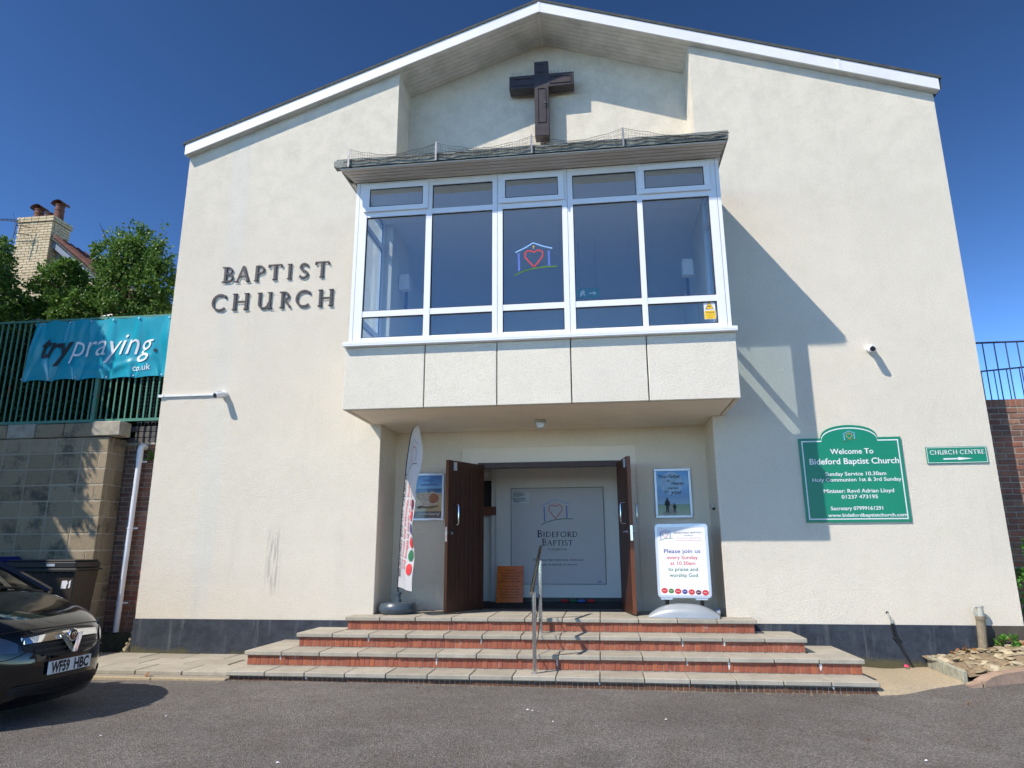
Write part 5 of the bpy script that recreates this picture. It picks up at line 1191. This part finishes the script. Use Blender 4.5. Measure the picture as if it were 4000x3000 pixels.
# interior hints
g = MB(); g.box(-.30, .30, CY-.70, CY+.70, .88, 1.02); g.build('dashboard', MT['trim'], CAR, bevel=.03)
for yy in (-.37, .37):
    g = MB(); g.box(-1.05, -.9, CY+yy-.23, CY+yy+.23, .6, 1.12); g.box(-1.03, -.95, CY+yy-.12, CY+yy+.12, 1.12, 1.33); g.build('seat', MT['seat'], CAR, bevel=.03)
def fx(s, z, off=0):     # x of the nose surface at fraction s of half width and height z
    pts = cat(prof, 6); x = min(((abs(p[1]-z), p[0]) for p in pts if p[1] < .9))[1]
    for a, b in zip(pts, pts[1:]):
        if (a[1]-z)*(b[1]-z) <= 0 and a[1] != b[1]: x = a[0]+(b[0]-a[0])*(z-a[1])/(b[1]-a[1]); break
    nose = max(0, (x+.2)/1.5); return x-.30*nose**1.5*abs(s)**3.0+off
def fpt(y, z, off=0): return (fx((y-CY)/.775, z, off), y, z)
def fpatch(g, top, bot, y0, y1, off, n=22, thick=.02):
    V = []
    for i in range(n+1):
        y = y0+(y1-y0)*i/n; t, b = top(y), bot(y)
        for z in (t, (t+b)/2, b): V.append(fpt(y, z, off))
    for i in range(n+1):
        y = y0+(y1-y0)*i/n; t, b = top(y), bot(y)
        for z in (t, (t+b)/2, b): V.append(fpt(y, z, off-thick))
    o = (n+1)*3; Fs = [(i*3+k, i*3+k+1, i*3+4+k, i*3+3+k) for i in range(n) for k in (0, 1)]
    Fs += [(i*3, i*3+3, i*3+3+o, i*3+o) for i in range(n)]+[(i*3+2, i*3+2+o, i*3+5+o, i*3+5) for i in range(n)]+[(0, o, o+1, 1), (1, o+1, o+2, 2), (n*3, n*3+1, o+n*3+1, o+n*3), (n*3+1, n*3+2, o+n*3+2, o+n*3+1)]
    g.add(V, Fs); return g
gt = lambda y: .832-.035*(abs(y-CY)/.45)**2; gb = lambda y: .590+.085*(abs(y-CY)/.45)**2
g = fpatch(MB(), gt, gb, CY-.46, CY+.40, .004); g.build('grille_opening', MT['trim'], B, smooth=False)
for k in range(4):
    zc = .625+.045*k; hw = (.30, .38, .43, .45)[k]; g = fpatch(MB(), lambda y: zc+.010, lambda y: zc-.008, CY-hw, CY+min(hw, .385), .022, 16, .018); g.build('grille_slat', MT['black'], B)
g = fpatch(MB(), lambda y: .806-.02*(abs(y-CY)/.45)**2, lambda y: .745-.010*(abs(y-CY)/.45)**2, CY-.47, CY+.375, .036, 26, .03); g.build('chrome_bar', MT['carchrome'], B, smooth=True)
g = MB()
for sg in (-1, 1):
    a = [(CY+sg*.145, .776), (CY+sg*.085, .776), (CY+sg*.0, .665), (CY, .615), (CY+sg*.035, .620)]
    P1 = [fpt(y, z, .050) for y, z in a]; P0 = [fpt(y, z, .02) for y, z in a]; n = len(a)
    g.add(P1+P0, [tuple(range(n)), tuple(range(2*n-1, n-1, -1))]+[(i, (i+1) % n, (i+1) % n+n, i+n) for i in range(n)])
g.build('chrome_v', MT['carchrome'], B)
bxp = fpt(CY, .765, .045)
g = MB(); g.lathe([(.058, 0), (.058, .012), (.048, .016)], bxp, 28, ax='x'); g.build('badge_ring', MT['carchrome'], B, smooth=True)
g = MB(); g.lathe([(.046, .0165), (.046, .0175)], bxp, 28, ax='x'); g.build('badge_disc', MT['black'], B)
TB = lambda a, b, x: (bxp[0]+x, bxp[1]+a, bxp[2]+b)
g = MB()   # stylised winged emblem
ribbon(g, [(-.028, -.012), (-.020, .014), (-.004, .020), (.004, .008), (-.008, -.004), (.000, -.016), (.016, -.012), (.024, .004)], .009, .018, .020, TB)
ribbon(g, [(.006, .026), (.022, .018), (.030, .006)], .007, .0185, .0205, TB); ribbon(g, [(-.018, -.024), (.0, -.030), (.018, -.025)], .007, .0185, .0205, TB)
g.build('badge_emblem', MT['carchrome'], B)
for sg, nm in ((-1, 'near'), (1, 'far')):
    def lt(y, sg=sg): t = (abs(y-CY)-.50)/.30; return .735+.15*max(0, t)**.8
    def lb(y, sg=sg): t = (abs(y-CY)-.50)/.30; return .665+.02*t
    a, b = (CY-.73, CY-.50) if sg < 0 else (CY+.50, CY+.70)
    g = fpatch(MB(), lt, lb, a, b, .008, 14, .03); H = g.build('headlight', simple('lamp_housing_'+nm, (.10, .11, .13), .12, .6, var=.1, **{'Coat_Weight': 1.0, 'Coat_Roughness': .02}), B, smooth=True)
    if sg > 0: continue
    c_ = fpt(CY+sg*.62, .735, -.03); g = MB(); g.lathe([(.050, 0), (.050, .006), (.030, .010)], c_, 20, ax='x'); g.build('lamp_reflector', MT['carchrome'], H, smooth=True)
g = fpatch(MB(), lambda y: .405-.02*(abs(y-CY)/.5)**2, lambda y: .285+.03*(abs(y-CY)/.5)**2, CY-.52, CY+.52, .003); g.build('lower_intake', MT['trim'], B)
for zc in (.31, .335, .36, .385): g = fpatch(MB(), lambda y: zc+.006, lambda y: zc-.005, CY-.48, CY+.48, .012, 16, .012); g.build('intake_slat', MT['black'], B)
for sg in (-1, 1):
    g = fpatch(MB(), lambda y: .41, lambda y: .31, *sorted((CY+sg*.58, CY+sg*.74)), .004, 8); g.build('fog_recess', MT['trim'], B)
# bonnet shut line and bumper seam
g = MB(); pts = [fpt(CY+.78*s, .845-.055*abs(s)**4-.0*s, .0035) for s in [i/12-1 for i in range(25)]]; g.tube(pts, .004, 5); g.build('shut_line', MT['black'], B)
g = MB(); g.tube([fpt(CY+.42+.30*t, .672-.06*math.sin(t*2.5), .0035) for t in [i/8 for i in range(9)]], .003, 5); g.tube([fpt(CY-.42-.30*t, .672-.06*math.sin(t*2.5), .0035) for t in [i/8 for i in range(9)]], .003, 5); g.build('bumper_seam', MT['black'], B)
NP = MB(); NP.box(1.333, 1.345, CY-.26, CY+.26, .452, .563); NP = NP.build('number_plate', MT['plate'], B, bevel=.003)
def onpl(v): return Vector((1.3462, v.x, v.z))
text_fit('WF59', CY-.232, CY-.010, .465, .090, 0, MT['ink'], NP, fn=onpl, bold=.045); text_fit('HBC', CY+.045, CY+.232, .465, .090, 0, MT['ink'], NP, fn=onpl, bold=.045)
# wipers, mirrors, wheels
g = MB(); g.tube([(.36, CY+.62, 1.125), (.33, CY+.40, 1.16), (.27, CY-.10, 1.205), (.26, CY-.3, 1.21)], .010, 6); g.tube([(.35, CY+.05, 1.15), (.31, CY-.30, 1.18), (.26, CY-.62, 1.18)], .010, 6); g.box(.30, .40, CY-.66, CY+.66, 1.10, 1.128); g.build('wiper', MT['trim'], B)
for sg in (-1, 1):
    g = MB(); g.lathe([(.02, -.09), (.07, -.07), (.085, 0), (.07, .06), (.03, .085)], (-.12, CY+sg*.90, 1.12), 14, .8, 1, ax='y'); g.build('door_mirror', MT['paint'], CAR, smooth=True)
    for xw in (.42, -2.18):
        W_ = MB(); W_.lathe([(.20, -.10), (.30, -.10), (.318, -.07), (.318, .07), (.30, .10), (.20, .10)], (xw, CY+sg*.76, .318+.06), 32, ax='y'); Wo = W_.build('wheel', MT['rubber'], CAR, smooth=True)
        g = MB(); g.lathe([(.20, -.02), (.20, .02)], (xw, CY+sg*.85, .378), 24, ax='y'); 
        for k in range(5): t = 2*PI*k/5; g.tube([(xw, CY+sg*.87, .378), (xw+.19*math.cos(t), CY+sg*.87, .378+.19*math.sin(t))], .022, 6)
        g.build('rim', MT['satin'], Wo)

# ------------------------------------------------------------------ neighbouring house with the tall chimney
HY = 5.6
HS = thing('neighbour_house', 'buff brick house behind shrubs with tall chimney stack and tiled roof', 'house')
cxl, cz1 = at(72, 872, HY); cxr, _ = at(210, 850, HY); cxl2, cz0 = at(40, 1045, HY)
cw0, cw1 = cxl, cxr; cy0, cy1 = HY, HY+.62
ztop = cz1-.0; zcap0 = ztop-.02
g = MB(); g.box(cw0+.03, cw1-.03, cy0+.03, cy1-.03, 5.0, ztop+.13); g.build('chimney_core', MT['mortar'], HS)
CHM = g = None
CHM = HS
bw_ = .225; bh = .0765; me_s = cham(bw_-.010, .07, bh-.010, .004, MT['buffbrick'], 'brick'); me_d = cham(bw_-.010, .07, bh-.010, .004, MT['buffbrick'], 'brick')
n_c = int((ztop-6.6)/bh)
for r in range(n_c):
    z = ztop-(r+1)*bh; x = cw1+(bw_/2 if r % 2 else 0); wdn = cw0-(.10*max(0, (r-22))/10)
    while x > wdn:
        a, b = max(x-bw_, wdn), min(x, cw1)
        if b-a > .05: link('brick', me_s, HS, loc=((a+b)/2, cy0+.03, z), scale=((b-a-.008)/(bw_-.010), 1, 1))
        x -= bw_
    y = cy0+.072+(bw_/2 if r % 2 else 0)-bw_/2
    while y < cy1:
        a, b = max(y, cy0+.072), min(y+bw_, cy1)
        if b-a > .05 and r < 26: link('brick', me_s, HS, loc=(cw1-.03, (a+b)/2, z), scale=((b-a-.008)/(bw_-.010), 1, 1), rot=(0, 0, PI/2))
        y += bw_
for r in range(2):
    z = ztop+.004+r*bh
    n = 5
    for i in range(n): a = cw0-.03+i*(cw1-cw0+.06)/n; L = (cw1-cw0+.06)/n; link('brick', me_s, HS, loc=(a+L/2, cy0+.0, z), scale=((L-.008)/(bw_-.01), 1, 1))
    for i in range(3): L = (cy1-cy0)/3; link('brick', me_s, HS, loc=(cw1+.0, cy0+.04+(i+.5)*L, z), scale=((L-.008)/(bw_-.01), 1, 1), rot=(0, 0, PI/2))
def pot(x, y, z, h, cowl):
    g = MB(); g.lathe([(.13, 0), (.125, .03), (.112, h*.6), (.122, h*.62), (.122, h*.70), (.108, h*.72), (.112, h*.93), (.125, h*.95), (.125, h)], (x, y, z), 18); P_ = g.build('chimney_pot', MT['terracotta'], HS, smooth=True)
    if cowl:
        g = MB(); 
        def cw(u, v): a = -PI*.02+PI*1.04*v; return (x+.165*math.cos(a), y-.15+.30*u, z+h+.0+.11*math.sin(a))
        g.grid(cw, 6, 12); g.grid(lambda u, v: (lambda p: (p[0]*1+ (x-p[0])*.1, p[1], p[2]-.015))(cw(u, v)), 6, 12); g.build('cowl', MT['terracotta'], P_, smooth=True)
mz = ztop+2*bh
pot(cw0+.30, cy0+.28, mz, .36, True); pot(cw0+.56, cy0+.36, mz, .27, False); pot(cw1-.10, cy0+.26, mz, .44, True)
# gable wall and roof slope to the right
gx0, gz0 = at(225, 975, HY+.2); gx1, gz1 = at(430, 1150, HY+.2)
sl = (gz1-gz0)/(gx1-gx0)
gl = lambda x: gz0+sl*(x-gx0)
xe = gx1+.9
g = MB(); g.prism_y([(cw0-3.0, 3.3), (xe, 3.3), (xe, gl(xe)-.02), (cw1-.1, gl(cw1-.1)-.02), (cw1-.1, gl(cw1)-.2), (cw0-.2, gl(cw1)-.2-.0), (cw0-3.0, gl(cw1)-.2-2.2)], HY+.27, HY+6); g.build('gable_wall', MT['mortar'], HS)
r = 0; z = gl(cw1)-.10
while z > 6.2 and r < 26:
    x = cw1+(bw_/2 if r % 2 else 0); 
    while x < xe:
        a, b = x, min(x+bw_, xe)
        if gl(b) > z+bh and b-a > .08: link('brick', me_s, HS, loc=((a+b)/2, HY+.26, z), scale=((b-a-.008)/(bw_-.010), 1, 1))
        x += bw_
    x = cw0-(bw_/2 if r % 2 else 0)
    while x > cw0-1.0 and r > 8: link('brick', me_s, HS, loc=(x-bw_/2, HY+.26, z), scale=(.97, 1, 1)); x -= bw_
    z -= bh; r += 1
g = MB(); g.prism_y([(cw1-.02, gl(cw1)-.02), (xe+.3, gl(xe+.3)-.02), (xe+.3, gl(xe+.3)+.16), (cw1-.02, gl(cw1)+.16)], HY+.10, HY+.13); g.build('bargeboard', MT['bargeboard'], HS)
g = MB(); g.prism_y([(cw1+.02, gl(cw1)+.165), (xe+.35, gl(xe+.35)+.165), (xe+.35, gl(xe+.35)+.22), (cw1+.02, gl(cw1)+.22)], HY+.02, HY+6); g.build('roof_slab', MT['dark_felt'], HS)
g = MB(); g.prism_y([(cw0-3, gl(cw1)-.2-2.15), (cw0-.1, gl(cw1)-.15), (cw0-.1, gl(cw1)-.03), (cw0-3, gl(cw1)-.2-2.0)], HY+.1, HY+6); g.build('roof_slab', MT['bargeboard'], HS)
tl = MB(); 
def tile(u, v): a = PI*v; return (.155*u, -.07*math.cos(a), .045*math.sin(a)+.02)
tl.grid(tile, 1, 8); tl.grid(lambda u, v: (lambda p: (p[0], p[1]*.8, p[2]-.014))(tile(u, v)), 1, 8); tlm = tl.mesh('roof_tile', MT['tile'])
ang = math.atan(sl); c_ = math.cos(ang)
k = 0; x = cw1+.04
while x < xe+.3:
    for j in range(6): link('roof_tile', tlm, HS, loc=(x, HY+.10+j*.26, gl(x)+.225+.02), rot=(0, -ang, 0), scale=(1, 1.3, 1.6))
    x += .15*c_; k += 1
g = MB(); wx0, wz0 = at(325, 1155, HY+.1); wx1, wz1 = at(425, 1132, HY+.1); g.prism_y([(wx0, wz0-.15), (wx1+.15, wz0-.15), (wx1+.15, wz1-.05), (wx1-.1, wz1+.12), (wx0, wz1+.05)], HY+.06, HY+.2); g.build('render_panel', MT['white'], HS)
# television aerial
AE = thing('television_aerial', 'dark television aerial left of the chimney', 'aerial')
ax_, az_ = at(48, 935, HY-.3); g = MB(); g.tube([(ax_, HY-.3, az_-.05), (ax_+.05, HY-.3, az_+.55)], .012, 6); g.tube([(ax_+.16, HY-.3, az_+.17), (ax_+.18, HY-.3, az_+.42)], .010, 6); g.tube([(ax_, HY-.3, az_+.18), (ax_+.3, HY-.1, az_+.2)], .010, 6); g.tube([(ax_, HY-.3, az_+.41), (ax_+.3, HY-.1, az_+.42)], .010, 6); g.build('mast', MT['wire'], AE)
g = MB(); g.tube([(ax_-1.0, HY-.35, az_+.62), (ax_+.15, HY-.3, az_+.50)], .009, 5)
for i in range(9): x = ax_-.95+i*.12; zc = az_+.62-.011*i; g.tube([(x, HY-.48, zc-.03), (x+.02, HY-.2, zc+.05)], .006, 4)
g.tube([(ax_+.02, HY-.3, az_+.42), (ax_-.12, HY-.3, az_+.78)], .006, 4); g.tube([(ax_+.02, HY-.3, az_+.5), (ax_+.16, HY-.3, az_+.62)], .006, 4); g.build('antenna', MT['wire'], AE)

# ------------------------------------------------------------------ vegetation behind the fence
def shrub(name, label, cat, blobs, n, size, m, stem, group=None, sprigs=0):
    P, Q = blob_pts(blobs, n)
    if sprigs:
        ex = []; eq = []
        for k in range(sprigs):
            b = random.choice(blobs[:sprigs and len(blobs)]); a = random.uniform(-.9, .9); bx_, bz_ = b[0]+b[3]*a, b[2]+b[5]*math.sqrt(max(0, 1-a*a))*.85
            hgt = random.uniform(.25, .55)
            for j in range(14): t = j/14; ex.append((bx_+.10*a*t+random.gauss(0, .025), b[1]+random.gauss(0, .06), bz_+hgt*t)); eq.append((random.gauss(0, 1), random.gauss(0, .6), .2))
        P = np.concatenate([P, np.array(ex)]); Q = np.concatenate([Q, np.array(eq)])
    T_ = thing(name, label, cat, group); fo = leaves(P, Q, size, m, 'crown', T_)
    g = MB(); b0 = blobs[0]; base = Vector(stem); g.tube([base, base.lerp(Vector(b0[:3]), .6), Vector(b0[:3])], [.07, .05, .03], 8)
    for b in blobs: g.tube([base.lerp(Vector(b0[:3]), .5), Vector(b[:3])], [.035, .015], 6)
    for k in range(26):
        b = random.choice(blobs); e = Vector(b[:3])+Vector((random.gauss(0, .5)*b[3], random.gauss(0, .4)*b[4], abs(random.gauss(0, .6))*b[5])); g.tube([Vector(b[:3]), e], [.014, .004], 4)
    g.build('trunk', MT['bark'], T_, smooth=True); return T_
def blob(u, v, y, ru, rv, ry):   # ellipsoid from picture measurements, placed at depth y
    x, z = at(u, v, y); k = (y-CAM.y)/FPX/.97*1.02; return (x, y, z, ru*k, ry, rv*k)
Y1 = 2.2
shrub('tall_shrub', 'tall pale-tipped green shrub rising beside the church wall', 'shrub', [blob(500, 1080, Y1, 120, 170, .55), blob(560, 1000, Y1, 95, 110, .4), blob(450, 1010, Y1, 70, 90, .4), blob(610, 1110, Y1, 75, 130, .4), blob(480, 1230, Y1, 150, 90, .5), blob(640, 1220, Y1, 70, 90, .4), blob(400, 1150, Y1, 50, 50, .3)], 15000, .075, MT['leaf'], (at(500, 1400, Y1)[0], Y1, 3.25), 'shrubs behind the green fence', sprigs=26)
Y2 = 1.9
shrub('leafy_shrub', 'rounded leafy shrub in front of the chimney house', 'shrub', [blob(245, 1130, Y2, 95, 110, .5), blob(180, 1190, Y2, 100, 100, .5), blob(310, 1220, Y2, 90, 90, .5), blob(120, 1260, Y2, 110, 90, .5), blob(250, 1300, Y2, 150, 60, .4), blob(270, 1060, Y2, 45, 45, .3)], 13500, .072, MT['leafdark'], (at(240, 1400, Y2)[0], Y2, 3.25), 'shrubs behind the green fence', sprigs=6)
Y3 = 1.2
shrub('overhanging_shrub', 'dark shrub overhanging the fence at left edge of view', 'shrub', [blob(-60, 1080, Y3, 90, 130, .5), blob(-20, 1200, Y3, 90, 110, .5), blob(30, 1270, Y3, 80, 70, .4), blob(-40, 970, Y3, 75, 70, .4), blob(-60, 1330, Y3, 120, 120, .4)], 9500, .072, MT['leafdark'], (at(-80, 1500, Y3)[0], Y3, 3.25), 'shrubs behind the green fence', sprigs=4)
g = MB(); 
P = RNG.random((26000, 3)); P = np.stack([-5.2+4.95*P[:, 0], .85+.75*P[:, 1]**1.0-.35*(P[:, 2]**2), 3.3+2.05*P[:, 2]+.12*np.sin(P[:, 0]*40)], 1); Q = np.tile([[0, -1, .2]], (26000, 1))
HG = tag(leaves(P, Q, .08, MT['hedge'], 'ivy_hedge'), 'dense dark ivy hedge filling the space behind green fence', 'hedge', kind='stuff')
g = MB(); g.grid(lambda u, v: (-5.2+4.9*u, 1.25+.08*math.sin(u*40+v*9), 3.3+1.9*v), 40, 10); g.build('shade_backing', MT['bark'], HG)  # dark sheet added among the leaves so the gaps read as deep shade
# wire trellis glimpsed through the bars
TR = thing('wire_trellis', 'grey wire trellis glimpsed through fence bars by the church', 'trellis')
g = MB()
for i in range(12): x = -1.10+i*.062; g.tube([(x, .50, 3.5), (x+.02*math.sin(i), .50, 4.6)], .003, 4)
for i in range(18): z = 3.55+i*.06; g.tube([(-1.10, .498, z), (-.42, .498, z+.01*math.sin(i))], .003, 4)
g.build('wires', MT['galv'], TR)

# ------------------------------------------------------------------ what stands left of the view and throws the shade
NG = thing('side_building', 'rendered outbuilding left of the view whose gable shades the block wall', 'building')
sdir = Vector((1.0827, 1, -1.5198))
def src(x, z, y, yw=0): t = yw-y; return (x-1.0827*t, z+1.5198*t)
yb2 = -3.0
A = src(-2.20, 2.30, yb2); Bp = src(-.95, .13, yb2); A2 = src(-2.5, 2.85, yb2)
g = MB(); g.prism_y([(A[0]-3, .05), (Bp[0]+.05, .05), (Bp[0], Bp[1]), (A[0], A[1]), (A2[0], A2[1]), (A[0]-3, A2[1])], yb2-2.2, yb2); g.build('wall', MT['wall'], NG)
T2 = [(-1.84-.62, 2.95, .62, .5), (-2.45, 4.0, .62, .95), (-2.72, 4.9, .62, .5), (-2.35, 5.35, .4, .25), (-3.3, 4.2, 1.0, 1.4), (-4.0, 5.6, 1.3, 1.3)]
bl = []
for x, z, rx_, rz_ in T2:
    q = src(x, z, -1.6, .05); bl.append((q[0], -1.6, q[1], rx_, .6, rz_))
shrub('tree', 'leafy tree standing left of the view that shades the banner', 'tree', bl, 42000, .12, MT['leafdark'], (bl[-2][0], -1.6, .1))
for o in list(bpy.data.objects):   # printed words on cloth and poster sheets are print, not separate pieces
    if o.name.startswith('lettering') and o.parent and o.parent.name in ('feather_flag', 'sign_stand'): o['kind'] = 'stuff'
